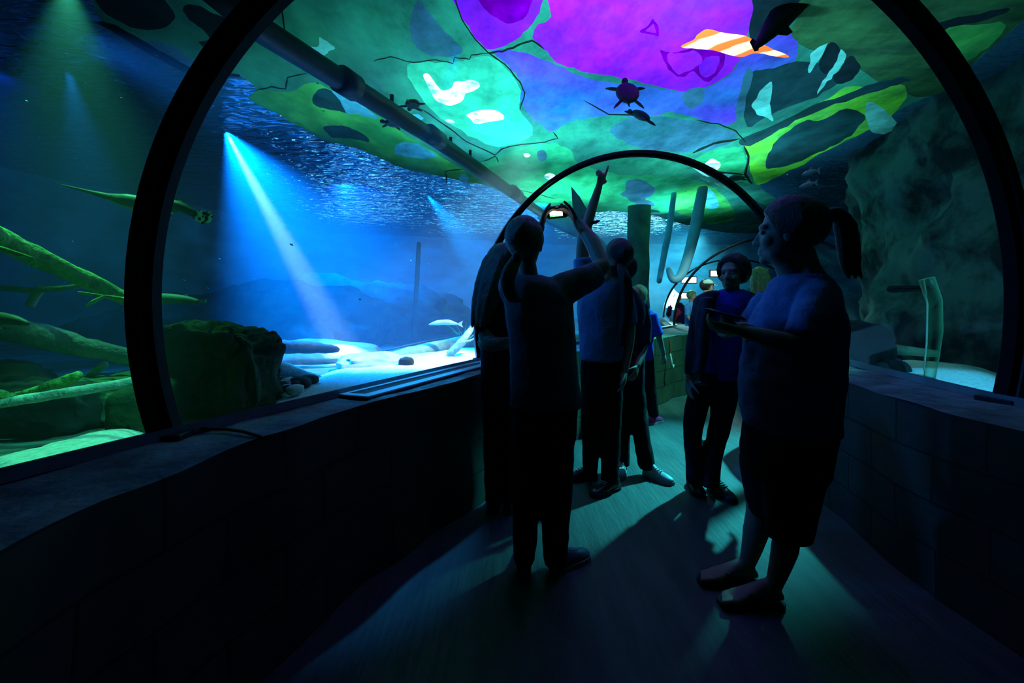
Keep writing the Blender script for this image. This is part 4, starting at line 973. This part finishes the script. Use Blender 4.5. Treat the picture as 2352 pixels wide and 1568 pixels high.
shoe(g, atz(1203, 1318, 0), math.radians(84), .23, DARKSHOE, SOLE); shoe(g, atz(1272, 1316, 0), math.radians(38), .23, BLUESHOE, SOLE)
h = MB(); hair_cap(h, hc, HR, 1.0, 1.06, -.065, .012); hh = h.build('hair', hairm('blond', (.30, .21, .12)), g, remesh=.006, relax=2, disp=(.004, .02))
pt = MB()
for dx, ph in ((0, 0), (-5, .6), (5, 1.1), (-9, 1.7)):
    T(pt, [(1186+dx*.4, 596, Y-.11, 11), (1172+dx, 625, Y-.14, 11), (1168+dx, 655, Y-.15, 10), (1178+dx*1.4, 680, Y-.15, 7), (1190+dx*1.8, 694, Y-.145, 2)])
pt.build('ponytail', hairm('blond', (.30, .21, .12)), hh, remesh=.005, relax=1)
MB().tube([at(1186, 598, Y-.12)+Vector((.0, 0, .012)), at(1183, 604, Y-.12)], .022, 12).build('hair_tie', BLK, hh)
# the camera is held by the child: a thing of its own
cr = empty('compact_camera', CC, 'small compact camera with glowing white screen, held up by the child', 'camera')
CR = Matrix.Rotation(-.10, 3, 'Y')
MB().box(CC, (.052, .012, .034), CR).build('camera_body', surf('camera_black', (.015, .015, .018), None, 8, .35), cr, smooth=False, bevel=.005)
MB().tube([CC+Vector((.0, .012, 0)), CC+Vector((0, .034, 0))], .02, 16, False).build('lens', BLK, cr)
def screen_mat():
    m, nt, out = new_mat('camera_screen'); e = nt.nodes.new('ShaderNodeEmission'); tc = nt.nodes.new('ShaderNodeTexCoord')
    sp = nt.nodes.new('ShaderNodeSeparateXYZ'); nt.links.new(tc.outputs['Generated'], sp.inputs[0])
    n = nt.nodes.new('ShaderNodeTexNoise'); n.inputs['Scale'].default_value = 5; nt.links.new(tc.outputs['Generated'], n.inputs[0])
    ad = nt.nodes.new('ShaderNodeMath'); ad.operation = 'MULTIPLY_ADD'; ad.inputs[1].default_value = .35; nt.links.new(n.outputs['Fac'], ad.inputs[0]); nt.links.new(sp.outputs['Z'], ad.inputs[2])
    r = nt.nodes.new('ShaderNodeValToRGB'); nt.links.new(ad.outputs[0], r.inputs[0])
    r.color_ramp.elements[0].position = .22; r.color_ramp.elements[0].color = (.02, .5, .12, 1); r.color_ramp.elements[1].position = .48; r.color_ramp.elements[1].color = (.95, .95, 1, 1)
    nt.links.new(r.outputs[0], e.inputs[0]); e.inputs[1].default_value = 1.6; nt.links.new(e.outputs[0], out.inputs[0]); return m
MB().box(CC+CR @ Vector((-.006, -.0135, 0)), (.035, .001, .026), CR).build('screen', screen_mat(), cr, smooth=False)
MB().tube([CC+CR @ Vector((.03, 0, .034)), CC+CR @ Vector((.03, 0, .042))], .008, 10, False).build('shutter_button', BLK, cr)

# --- woman with the ponytail, in profile at right
Y = 1.88; g = person(atz(1740, 1380, 0), 'woman with a high ponytail in profile at right, holding a phone at her chest')
b = MB(); hc = at(1808, 534, Y); HR = frame((-.86, .51, .02)); head(b, hc, HR, 1.15)
T(b, [(1832, 578, Y, 40), (1842, 615, Y, 43), (1850, 650, Y, 60)]); T(b, [(1776, 584, Y, 17), (1796, 600, Y, 24), (1815, 625, Y, 34)]); T(b, [(1850, 690, Y, 78), (1835, 800, Y, 95), (1822, 930, Y, 100)], flat=.8)
LW, RW = at(1700, 760, 1.70), at(1705, 752, 1.84)
T(b, [(1878, 682, 1.78, 28), (1850, 750, 1.68, 34), (1842, 796, 1.64, 30)]); T(b, [(1845, 798, 1.64, 28), (1790, 783, 1.64, 27), (1735, 768, 1.67, 20), (1700, 760, 1.70, 15)])
T(b, [(1776, 694, 2.0, 25), (1740, 740, 2.02, 32), (1738, 765, 2.0, 26)]); T(b, [(1740, 768, 2.0, 25), (1720, 762, 1.92, 21), (1705, 752, 1.84, 15)])
PH = at(1672, 742, 1.76)
hand(b, LW, (PH-LW)+Vector((-.05, .0, -.015)), (.1, .55, .75), .175, (.55, .6, .65, .7), 1, .3)
hand(b, RW, (PH-RW)+Vector((-.05, 0, -.02)), (.1, -.55, .7), .175, (.55, .6, .65, .7), -1, .3)
# bare calves and feet
T(b, [(1760, 1010, 2.02, 60), (1752, 1130, 2.03, 42), (1742, 1180, 2.03, 30), (1736, 1220, 2.03, 31), (1722, 1275, 2.03, 22), (1708, 1312, 2.03, 16)])
T(b, [(1840, 1010, 1.84, 64), (1822, 1130, 1.86, 44), (1808, 1220, 1.88, 33), (1802, 1262, 1.88, 33), (1782, 1330, 1.88, 22), (1764, 1372, 1.88, 17)])
def foot(mb, ankle, toe, L=.24):
    d = Vector((toe.x-ankle.x, toe.y-ankle.y, 0)).normalized(); s_ = Vector((-d.y, d.x, 0)); h0 = Vector((ankle.x, ankle.y, 0))-d*.055; up_ = Vector((0, 0, 1))
    mb.rings(smooth_rows([[h0+d*t*L+s_*wd*math.cos(a)+up_*(.026+hh*.5+hh*.5*math.sin(a)) for a in [2*math.pi*k/14 for k in range(14)]] for t, wd, hh in ((-.01, .02, .03), (.06, .03, .055), (.2, .033, .085), (.38, .033, .075), (.6, .04, .05), (.78, .044, .032), (.84, .042, .024))], 3))
    for k, (o, ln) in enumerate(((.030, .055), (.012, .050), (-.004, .044), (-.018, .038), (-.032, .03))):
        p = h0+d*.82*L+s_*o+up_*.036; mb.tube([p-d*.02, p+d*ln*.5, p+d*ln-up_*.004], [.010, .009, .008] if k else [.013, .0125, .011], 8)
    return h0, d, s_
fa = foot(b, at(1708, 1318, 2.03), atz(1582, 1340, 0)); fb = foot(b, at(1764, 1376, 1.88), atz(1568, 1390, 0))
finish_body(b, g, .006); eyes(g, hc, HR, 1.15)
for h0, d, s_ in (fa, fb):
    so = MB(); so.rings([[h0+d*t*.25+s_*wd*k+Vector((0, 0, z)) for k, z in ((-1, .002), (1, .002), (1, .02), (-1, .02))] for t, wd in ((-.03, .02), (.03, .035), (.25, .036), (.5, .038), (.78, .05), (.95, .045), (1.03, .02))])
    o = so.build('flip_flop', BSOLE, g, smooth=False, recalc=True); st = MB()
    for sx in (-1, 1): st.tube([h0+d*.18+s_*.006+Vector((0, 0, .05)), h0+d*.14+s_*sx*.034+Vector((0, 0, .062)), h0+d*.085+s_*sx*.042+Vector((0, 0, .03))], .006, 6)
    st.build('strap', DARKSHOE, o)
s = MB(); s.rings(smooth_rows([ringp(*q) for q in ((1796, 1888, 626, Y, .06), (1764, 1920, 650, Y, .13), (1742, 1936, 690, Y, .16), (1718, 1944, 735, Y, .165), (1703, 1946, 775, Y, .165), (1693, 1946, 825, Y, .165), (1688, 1942, 880, Y, .165), (1690, 1936, 930, Y, .165), (1698, 1932, 968, Y, .165), (1708, 1930, 990, Y, .16))]))
T(s, [(1882, 672, 1.78, 50), (1856, 735, 1.68, 47), (1838, 778, 1.645, 44)], rnd=False); T(s, [(1776, 680, 2.0, 42), (1744, 728, 2.03, 40), (1726, 752, 2.03, 36)], rnd=False)
garment('tee_shirt', s, cloth('mid_blue', (.13, .24, .52)), g, fold=.022, size=.09)
t = MB(); t.rings(smooth_rows([ringp(*q) for q in ((1700, 1930, 965, Y, .15), (1694, 1918, 1030, Y, .155), (1700, 1906, 1090, Y, .15))]))
t.rings(smooth_rows([ringp(*q) for q in ((1694, 1830, 1050, 2.02, .10), (1704, 1812, 1120, 2.03, .09), (1716, 1796, 1178, 2.03, .085))])); t.rings(smooth_rows([ringp(*q) for q in ((1745, 1908, 1050, 1.85, .10), (1752, 1890, 1140, 1.87, .09), (1756, 1868, 1236, 1.88, .085))]))
garment('capri_trousers', t, BLACKPANTS, g)
h = MB(); hair_cap(h, hc, HR, 1.17, 1.08, -.07, .012, .05); hh = h.build('hair', hairm('dark', (.035, .022, .015)), g, remesh=.006, relax=2, disp=(.004, .02))
pt = MB()
for dx in (-10, 0, 9): T(pt, [(1893, 498, Y, 12), (1918+dx*.3, 488, Y, 17), (1942+dx, 520, Y, 19), (1950+dx*1.2, 570, Y, 18), (1955+dx*1.5, 612, Y, 11), (1966+dx*1.5, 640, Y, 3)])
pt.build('ponytail', hairm('dark', (.035, .022, .015)), hh, remesh=.006, relax=1, disp=(.006, .03))
MB().tube([at(1897, 500, Y), at(1906, 494, Y)], .027, 12).build('hair_tie', BLK, hh)
cr = empty('phone', PH, 'dark phone held in both hands by the woman at right', 'phone')
PR = frame((-.86, .51, .25))
MB().box(PH+Vector((-.01, 0, .035)), (.036, .075, .0045), PR).build('phone_body', surf('phone_black', (.01, .01, .012), None, 8, .3), cr, smooth=False, bevel=.003)
MB().box(PH+Vector((-.01, 0, .035))+PR @ Vector((0, 0, .005)), (.032, .066, .0006), PR).build('screen', surf('dark_glass', (.004, .004, .006), None, 8, .1, spec=.6), cr, smooth=False)

# --- boy in open jacket and bright blue shirt
Y = 3.0; g = person(atz(1615, 1130, 0), 'boy in an open dark jacket over a bright blue shirt, walking towards the camera')
b = MB(); hc = at(1683, 630, Y); HR = frame((-.72, -.66, .08)); head(b, hc, HR, 1.0)
T(b, [(1682, 655, Y, 17), (1680, 690, Y, 22)]); T(b, [(1676, 705, Y, 32), (1668, 790, Y, 32), (1655, 880, Y, 32)], flat=.7)
T(b, [(1614, 696, Y, 10), (1597, 770, Y, 12), (1588, 820, 2.97, 11)]); T(b, [(1588, 820, 2.97, 11), (1584, 850, 2.95, 8.5), (1582, 868, 2.94, 7)])
T(b, [(1734, 696, 3.02, 10), (1748, 770, 3.04, 13), (1744, 860, 3.0, 9)])
hand(b, at(1582, 868, 2.94), (-.05, -.1, -1), (.9, .2, 0), .155, (.3, .35, .4, .45), 1, .2); hand(b, at(1744, 860, 3.0), (.0, -.1, -1), (-.9, .2, 0), .155, (.3, .35, .4, .45), -1, .2)
T(b, [(1618, 890, Y, 22), (1592, 1000, Y, 16), (1590, 1090, Y, 11)]); T(b, [(1668, 890, 3.02, 22), (1645, 1000, 2.98, 16), (1630, 1100, 2.95, 11)])
finish_body(b, g, .008); eyes(g, hc, HR, 1.0)
s = MB(); s.rings(smooth_rows([ringp(*q) for q in ((1655, 1708, 664, Y, .05), (1628, 1730, 682, Y, .10), (1620, 1732, 720, Y, .115), (1620, 1724, 780, Y, .115), (1612, 1716, 830, Y, .12), (1605, 1702, 872, Y, .12))]))
garment('shirt', s, cloth('bright_blue', (.02, .06, .75)), g, fold=.012)
s = MB()
for rows in (((1608, 1640, 682, 2.93, .05), (1598, 1632, 740, 2.92, .06), (1594, 1628, 810, 2.92, .06), (1586, 1616, 858, 2.92, .05)), ((1706, 1738, 682, 2.95, .05), (1708, 1744, 740, 2.95, .06), (1704, 1740, 810, 2.95, .06), (1696, 1728, 858, 2.95, .05)), ((1612, 1734, 690, 3.1, .05), (1606, 1738, 760, 3.1, .05), (1596, 1722, 858, 3.1, .05))): s.rings(smooth_rows([ringp(*q) for q in rows]))
T(s, [(1650, 678, Y, 13), (1630, 683, Y, 18), (1612, 694, Y, 20)]); T(s, [(1700, 678, 3.02, 13), (1716, 683, 3.02, 18), (1734, 694, 3.02, 20)]); T(s, [(1612, 690, Y, 20), (1596, 770, Y, 18), (1588, 822, 2.97, 15), (1583, 862, 2.95, 12)], rnd=False); T(s, [(1734, 690, 3.02, 20), (1748, 770, 3.04, 18), (1746, 850, 3.0, 13)], rnd=False)
garment('open_jacket', s, cloth('slate', (.05, .07, .11)), g, fold=.012)
t = MB(); t.rings(smooth_rows([ringp(*q) for q in ((1604, 1700, 850, Y, .11), (1598, 1696, 890, Y, .115), (1592, 1694, 920, Y, .10))]))
t.rings(smooth_rows([ringp(*q) for q in ((1588, 1648, 880, Y, .09), (1571, 1626, 940, Y, .08), (1569, 1613, 1005, Y, .07), (1574, 1622, 1070, Y, .065), (1576, 1620, 1108, Y, .065))])); t.rings(smooth_rows([ringp(*q) for q in ((1630, 1696, 880, 3.02, .09), (1632, 1690, 940, 3.0, .08), (1620, 1670, 1010, 2.98, .07), (1612, 1656, 1075, 2.95, .065), (1610, 1652, 1115, 2.94, .065))]))
garment('jeans', t, JEANS, g)
shoe(g, atz(1588, 1110, 0), math.radians(-98), .24, DARKSHOE, BSOLE); shoe(g, atz(1634, 1122, 0), math.radians(-80), .24, DARKSHOE, BSOLE)
h = MB(); hair_cap(h, hc, HR, 1.05, 1.05, -.05, .02, .04); h.build('hair', hairm('black', (.02, .014, .012)), g, remesh=.007, relax=2, disp=(.008, .02))

# --- person pointing up
Y = 3.12; g = person(atz(1375, 1110, 0), 'person in a pale blue T-shirt seen from behind, pointing straight up with one arm')
b = MB(); hc = at(1419, 590, Y); HR = frame((-.15, .9, .35)); head(b, hc, HR, 1.0)
T(b, [(1412, 615, Y, 15), (1398, 650, Y, 20)]); T(b, [(1386, 660, Y, 44), (1383, 740, Y, 42), (1382, 830, Y, 42)], flat=.8)
T(b, [(1347, 644, Y, 15), (1338, 590, Y, 16), (1340, 545, Y, 14)]); T(b, [(1340, 545, Y, 13.5), (1356, 490, Y, 12), (1376, 428, Y, 8)])
PW = at(1376, 426, Y)
hand(b, PW, at(1386, 395, Y)-PW, (-.5, .6, .2), .17, (0.02, 1.25, 1.3, 1.35), -1, 1.1, .02)
T(b, [(1428, 672, Y, 14), (1446, 740, Y, 14), (1444, 800, 3.08, 11)]); T(b, [(1444, 800, 3.08, 11), (1436, 850, 3.02, 8)])
hand(b, at(1436, 850, 3.02), (-.1, -.1, -1), (-.8, .3, 0), .165, (.3, .35, .4, .45), -1, .2)
T(b, [(1360, 880, Y, 24), (1355, 980, Y, 17), (1352, 1080, Y, 11)]); T(b, [(1405, 880, Y, 24), (1402, 980, 3.08, 17), (1400, 1100, 3.02, 11)])
finish_body(b, g, .007)
s = MB(); s.rings(smooth_rows([ringp(*q) for q in ((1382, 1424, 636, Y, .05), (1348, 1438, 654, Y, .10), (1326, 1446, 690, Y, .12), (1327, 1442, 740, Y, .12), (1330, 1436, 790, Y, .125), (1331, 1430, 828, Y, .125))]))
T(s, [(1352, 662, Y, 27), (1342, 622, Y, 24), (1338, 592, Y, 21)], rnd=False); T(s, [(1428, 668, Y, 24), (1442, 712, Y, 21), (1447, 745, Y, 19)], rnd=False)
garment('tee_shirt', s, cloth('pale_blue', (.16, .30, .55)), g, fold=.014)
t = MB(); t.rings(smooth_rows([ringp(*q) for q in ((1333, 1432, 815, Y, .11), (1333, 1432, 870, Y, .115), (1336, 1430, 905, Y, .11))]))
t.rings(smooth_rows([ringp(*q) for q in ((1334, 1388, 880, Y, .09), (1334, 1382, 960, Y, .08), (1338, 1376, 1040, Y, .07), (1338, 1372, 1085, Y, .065))])); t.rings(smooth_rows([ringp(*q) for q in ((1380, 1432, 880, Y, .09), (1378, 1428, 960, 3.1, .08), (1380, 1424, 1050, 3.05, .07), (1380, 1422, 1106, 3.02, .065))]))
garment('trousers', t, BLACKPANTS, g)
shoe(g, atz(1368, 1098, 0), math.radians(195), .24, DARKSHOE, BSOLE); shoe(g, atz(1418, 1122, 0), math.radians(215), .24, surf('glossy_black_shoe', (.03, .03, .04), None, 8, .2, spec=.6), BSOLE)
h = MB(); hair_cap(h, hc, HR, 1.04, 1.06, -.07, .012); hh = h.build('hair', hairm('brown', (.04, .026, .018)), g, remesh=.007, relax=2, disp=(.004, .02))
pt = MB()
for dx in (-5, 4): T(pt, [(1424, 612, Y-.12, 8), (1436+dx, 640, Y-.15, 10), (1440+dx, 700, Y-.15, 11), (1434+dx, 760, Y-.15, 8), (1430+dx, 795, Y-.15, 3)])
pt.build('ponytail', hairm('brown', (.04, .026, .018)), hh, remesh=.007, relax=1)
tr = MB(); c0 = at(1362, 512, Y)
tr.rings([[c0+Vector((.042*math.cos(a)+.006*math.cos(e)*math.cos(a), .042*math.sin(a), .012*math.cos(a)+.006*math.sin(e))) for e in [2*math.pi*i/8 for i in range(8)]] for a in [2*math.pi*k/28 for k in range(29)]], cap=False)
tag(tr.build('bracelet', BLK, g), None)

# --- companion in navy behind the pointing person
Y = 3.38; g = person(atz(1450, 1080, 0), 'person in navy with silver sneakers standing behind the one pointing up')
b = MB(); hc = at(1430, 622, Y); HR = frame((-.3, .95, .1)); head(b, hc, HR, .95)
T(b, [(1431, 640, Y, 14), (1436, 680, Y, 18)]); T(b, [(1440, 690, Y, 34), (1444, 790, Y, 32), (1446, 880, Y, 32)], flat=.8)
T(b, [(1472, 706, Y, 9), (1482, 770, Y, 11), (1474, 815, 3.3, 9)]); T(b, [(1474, 815, 3.3, 9), (1464, 840, 3.22, 7)])
hand(b, at(1464, 840, 3.22), (-.3, -.4, -.6), (-.6, .3, -.2), .15, (.4, .45, .5, .5), -1, .2); T(b, [(1410, 706, Y, 9), (1403, 770, Y, 10), (1406, 840, 3.36, 8)]); hand(b, at(1406, 840, 3.36), (0, 0, -1), (.8, .2, 0), .15, (.4, .4, .4, .4), 1, .2)
T(b, [(1428, 900, Y, 20), (1432, 1000, Y, 15), (1434, 1060, Y, 10)]); T(b, [(1462, 900, Y, 20), (1476, 1000, 3.32, 15), (1486, 1072, 3.28, 10)])
finish_body(b, g, .009)
s = MB(); s.rings(smooth_rows([ringp(*q) for q in ((1414, 1452, 660, Y, .05), (1402, 1478, 690, Y, .10), (1402, 1484, 740, Y, .11), (1408, 1482, 810, Y, .11), (1411, 1480, 878, Y, .11))])); T(s, [(1472, 698, Y, 18), (1482, 750, Y, 16), (1481, 790, 3.34, 14)], rnd=False); T(s, [(1410, 700, Y, 17), (1403, 760, Y, 15)], rnd=False)
garment('tunic', s, cloth('navy', (.02, .035, .09)), g)
t = MB(); t.rings(smooth_rows([ringp(*q) for q in ((1412, 1480, 865, Y, .10), (1412, 1480, 910, Y, .10))])); t.rings(smooth_rows([ringp(*q) for q in ((1413, 1450, 900, Y, .08), (1414, 1448, 1000, Y, .07), (1415, 1446, 1068, Y, .065))])); t.rings(smooth_rows([ringp(*q) for q in ((1440, 1482, 900, Y, .08), (1450, 1490, 980, 3.33, .07), (1462, 1504, 1055, 3.28, .065), (1466, 1504, 1075, 3.27, .065))]))
garment('trousers', t, BLACKPANTS, g)
shoe(g, atz(1482, 1090, 0), math.radians(-55), .235, SILVERSHOE, SOLE); shoe(g, atz(1430, 1076, 0), math.radians(-110), .235, SILVERSHOE, SOLE)
h = MB(); hair_cap(h, hc, HR, 1.0, 1.08, -.09, .012); h.build('hair', hairm('black', (.02, .014, .012)), g, remesh=.008, relax=2, disp=(.004, .02))

# --- long haired person in black at the left ledge
Y = 2.72; g = person(Vector((-.07, 2.72, 0)), 'long haired person in black with folded arms by the left ledge, behind the camera child')
b = MB(); hc = at(1152, 612, Y); HR = frame((-.55, .83, .05)); head(b, hc, HR, .98)
T(b, [(1152, 635, Y, 15), (1150, 670, Y, 20)]); T(b, [(1148, 680, Y, 40), (1146, 760, Y, 38), (1147, 850, Y, 38)], flat=.8)
T(b, [(1110, 696, Y, 12), (1106, 740, 2.66, 14), (1112, 780, 2.60, 11)]); T(b, [(1112, 780, 2.60, 10.5), (1150, 784, 2.54, 10), (1178, 780, 2.54, 8)]); hand(b, at(1178, 780, 2.54), (1, .1, .1), (0, 1, 0), .16, (.4, .4, .45, .5), 1, .2)
T(b, [(1188, 690, Y, 16), (1192, 750, 2.69, 13), (1186, 792, 2.64, 10)]); T(b, [(1186, 792, 2.64, 10), (1150, 796, 2.60, 8)]); hand(b, at(1150, 796, 2.60), (-1, 0, .1), (0, 1, 0), .16, (.4, .4, .45, .5), -1, .2)
T(b, [(1130, 890, Y, 22), (1130, 1000, Y, 16), (1132, 1140, Y, 10)]); T(b, [(1166, 890, Y, 22), (1166, 1000, Y, 16), (1164, 1140, Y, 10)])
finish_body(b, g, .008)
s = MB(); s.rings(smooth_rows([ringp(*q) for q in ((1132, 1172, 648, Y, .05), (1112, 1190, 670, Y, .10), (1101, 1197, 710, Y, .11), (1103, 1193, 770, Y, .11), (1104, 1190, 840, Y, .11))])); T(s, [(1110, 690, Y, 20), (1106, 735, 2.67, 18), (1109, 768, 2.62, 15)], rnd=False); T(s, [(1186, 690, Y, 20), (1192, 750, 2.69, 17), (1188, 780, 2.66, 14)], rnd=False)
garment('black_top', s, cloth('black_top', (.012, .014, .02)), g)
t = MB(); t.rings(smooth_rows([ringp(*q) for q in ((1104, 1190, 830, Y, .10), (1104, 1190, 890, Y, .11), (1108, 1188, 930, Y, .10))])); t.rings(smooth_rows([ringp(*q) for q in ((1106, 1150, 900, Y, .085), (1110, 1150, 1000, Y, .07), (1114, 1148, 1150, Y, .065))])); t.rings(smooth_rows([ringp(*q) for q in ((1146, 1188, 900, Y, .085), (1147, 1184, 1000, Y, .07), (1148, 1182, 1150, Y, .065))]))
garment('trousers', t, BLACKPANTS, g)
shoe(g, Vector((-.12, 2.70, 0)), math.radians(78), .235, DARKSHOE, BSOLE); shoe(g, Vector((-.03, 2.68, 0)), math.radians(60), .235, BLUESHOE, SOLE)
h = MB(); hair_cap(h, hc, HR, 1.05, 1.1, -.1, .016)
for dx, dy in ((-1, 0), (-.5, .04), (0, .06), (.4, .04)): T(h, [(1150+dx*26, 596, Y-.05-dy, 14), (1136+dx*26, 640, Y-.09-dy, 17), (1122+dx*24, 690, Y-.1-dy, 15), (1112+dx*22, 730, Y-.1-dy, 9), (1104+dx*20, 752, Y-.1-dy, 3)])
h.build('hair', hairm('dark_blond', (.12, .10, .05)), g, remesh=.008, relax=2, disp=(.008, .03))

# --- smaller figures along the walkway
def figure(px, Y, top, label, hairc, shirtc, pantc, face, hair_long=False, shoec=DARKSHOE, arms=((0, 0), (0, 0)), hood=False, cap=None, girth=1.0, stride=.06, name='shirt'):
    base = Vector(((px-1176)/FPX*Y, Y, 0)); H = CAMZ-(top-HZ)/FPX*Y; k = H/1.62; g = person(base, label); f = Vector(face).normalized(); r = f.cross(Vector((0, 0, 1))).normalized()
    def L(x, y, z): return base+r*x*k+f*y*k+Vector((0, 0, z*k))
    def tb(mb, pts, **kw): mb.tube([L(*p[:3]) for p in pts], [p[3]*k for p in pts], 12, **kw)
    b = MB(); hc = L(0, .02, 1.50); HR = frame(f); head(b, hc, HR, .96*k+.04)
    tb(b, [(0, 0, 1.42, .055), (0, 0, 1.30, .07)]); tb(b, [(0, 0, 1.25, .085*girth), (0, 0, 1.05, .085*girth), (0, 0, .85, .09*girth)], flat=.75)
    for sx, (af, ab) in zip((-1, 1), arms):
        e = (sx*.23, af*.4, 1.05+ab*.3); w_ = (sx*(.24-.1*af), af*1.0+.04, .84+ab*.9)
        tb(b, [(sx*.155, 0, 1.27, .036), (*e, .038)]); tb(b, [(*e, .038), (*w_, .026)])
        d = (L(*w_)-L(*e)).normalized(); hand(b, L(*w_), d, -r*sx, .16*k, (.35, .4, .4, .45), 1 if sx < 0 else -1, .2)
    for sx in (-1, 1): tb(b, [(sx*.08, 0, .86, .08), (sx*.085, stride*sx*.5, .47, .05), (sx*.085, stride*sx, .1, .035)])
    finish_body(b, g, .011); eyes(g, hc, HR, .96*k+.04)
    s = MB(); n = 24
    s.rings(smooth_rows([[L(0, 0, z)+r*a*k*girth*math.cos(2*math.pi*i/n)+f*d*k*girth*math.sin(2*math.pi*i/n) for i in range(n)] for z, a, d in ((1.37, .07, .06), (1.33, .16, .10), (1.22, .185, .125), (1.0, .17, .125), (.84, .18, .13), (.76, .185, .13))]))
    for sx, (af, ab) in zip((-1, 1), arms):
        e = (sx*.23, af*.4, 1.05+ab*.3); tb(s, [(sx*.16, 0, 1.29, .068), (*e, .058)] + ([((sx*(.24-.1*af)), af*1.0+.04, .86+ab*.9, .042)] if hood else []), round_=False)
    if hood: tb(s, [(-.09, -.07, 1.36, .05), (0, -.11, 1.35, .06), (.09, -.07, 1.36, .05)])
    garment(name, s, shirtc, g, .014)
    t = MB(); t.rings([[L(0, 0, z)+r*a*k*girth*math.cos(2*math.pi*i/n)+f*.12*k*girth*math.sin(2*math.pi*i/n) for i in range(n)] for z, a in ((.84, .155), (.72, .165))])
    for sx in (-1, 1): tb(t, [(sx*.085, 0, .8, .098*girth), (sx*.09, stride*sx*.5, .45, .075), (sx*.09, stride*sx, .09, .062)], round_=False)
    garment('trousers', t, pantc, g, .014)
    for sx in (-1, 1): p = L(sx*.09, stride*sx-.06, 0); shoe(g, p, math.atan2(f.y, f.x), .24*k, shoec, SOLE)
    h = MB(); hair_cap(h, hc, HR, .98*k+.05, 1.06, -.06, .012)
    if hair_long:
        for dx in (-.07, -.025, .025, .07): tb(h, [(dx, -.06, 1.56, .045), (dx*1.2, -.10, 1.42, .05), (dx*1.25, -.12, 1.26, .04), (dx*1.2, -.12, 1.15, .015)])
    hh = h.build('hair', hairc, g, remesh=.010, relax=2, disp=(.005, .02))
    if cap:
        c = MB(); s_ = .96*k+.06; rows = []
        for i in range(9):
            th = math.pi*.5*i/8; rows.append([hc+HR @ (Vector((math.sin(th)*math.cos(a)*.092, -.012+math.sin(th)*math.sin(a)*.108, .048+math.cos(th)*.082))*s_) for a in [2*math.pi*j/22 for j in range(22)]])
        c.rings(rows); co = c.build('cap', cap, g)
        bl = MB(); bl.rings([[hc+HR @ (Vector((x, .08+yy*(1-(x/.075)**2)**.5 if abs(x) < .075 else .08, .045-.02*yy/.09+dz))*s_) for x in [-.075+.15*j/12 for j in range(13)]] for yy, dz in ((0, .0), (.09, -.006), (.09, -.012), (0, -.008))], closed=False); bl.build('brim', cap, co, recalc=True)
    return g
figure(1468, 4.62, 656, 'small child with blond hair and pink shoes walking away beyond the pointing person', hairm('fair', (.5, .38, .15)), cloth('royal_blue', (.02, .08, .62)), BLACKPANTS, (.75, .65, 0), shoec=surf('pink_shoe', (.75, .05, .22), (.55, .03, .15), 8, .5), arms=((.05, .0), (.1, .0)), stride=.16)
figure(1556, 9.6, 674, 'child in a maroon hooded top far away behind the block wall', hairm('fair', (.5, .38, .15)), cloth('maroon', (.28, .02, .07)), cloth('mid_jeans', (.06, .16, .5)), (.5, .85, 0), hood=True, name='hooded_top', arms=((.2, .2), (.2, .2)), girth=1.1)
figure(1588, 9.0, 668, 'child in a sky blue shirt far away, next to the maroon hooded child', hairm('green_fair', (.25, .3, .1)), cloth('sky_blue', (.08, .35, .85)), JEANS, (.6, -.75, 0), arms=((.05, .0), (.12, .08)))
figure(1622, 7.6, 642, 'man in a pale cap far behind the boy in the open jacket', hairm('black', (.02, .014, .012)), cloth('navy', (.02, .035, .09)), JEANS, (.95, -.1, 0), cap=cloth('pale_cap', (.55, .68, .55)))
figure(1744, 6.6, 614, 'woman with long fair hair seen from behind, beyond the boy in the open jacket', hairm('fair', (.5, .38, .15)), cloth('teal_top', (.05, .16, .18)), JEANS, (.3, .95, 0), hair_long=True)
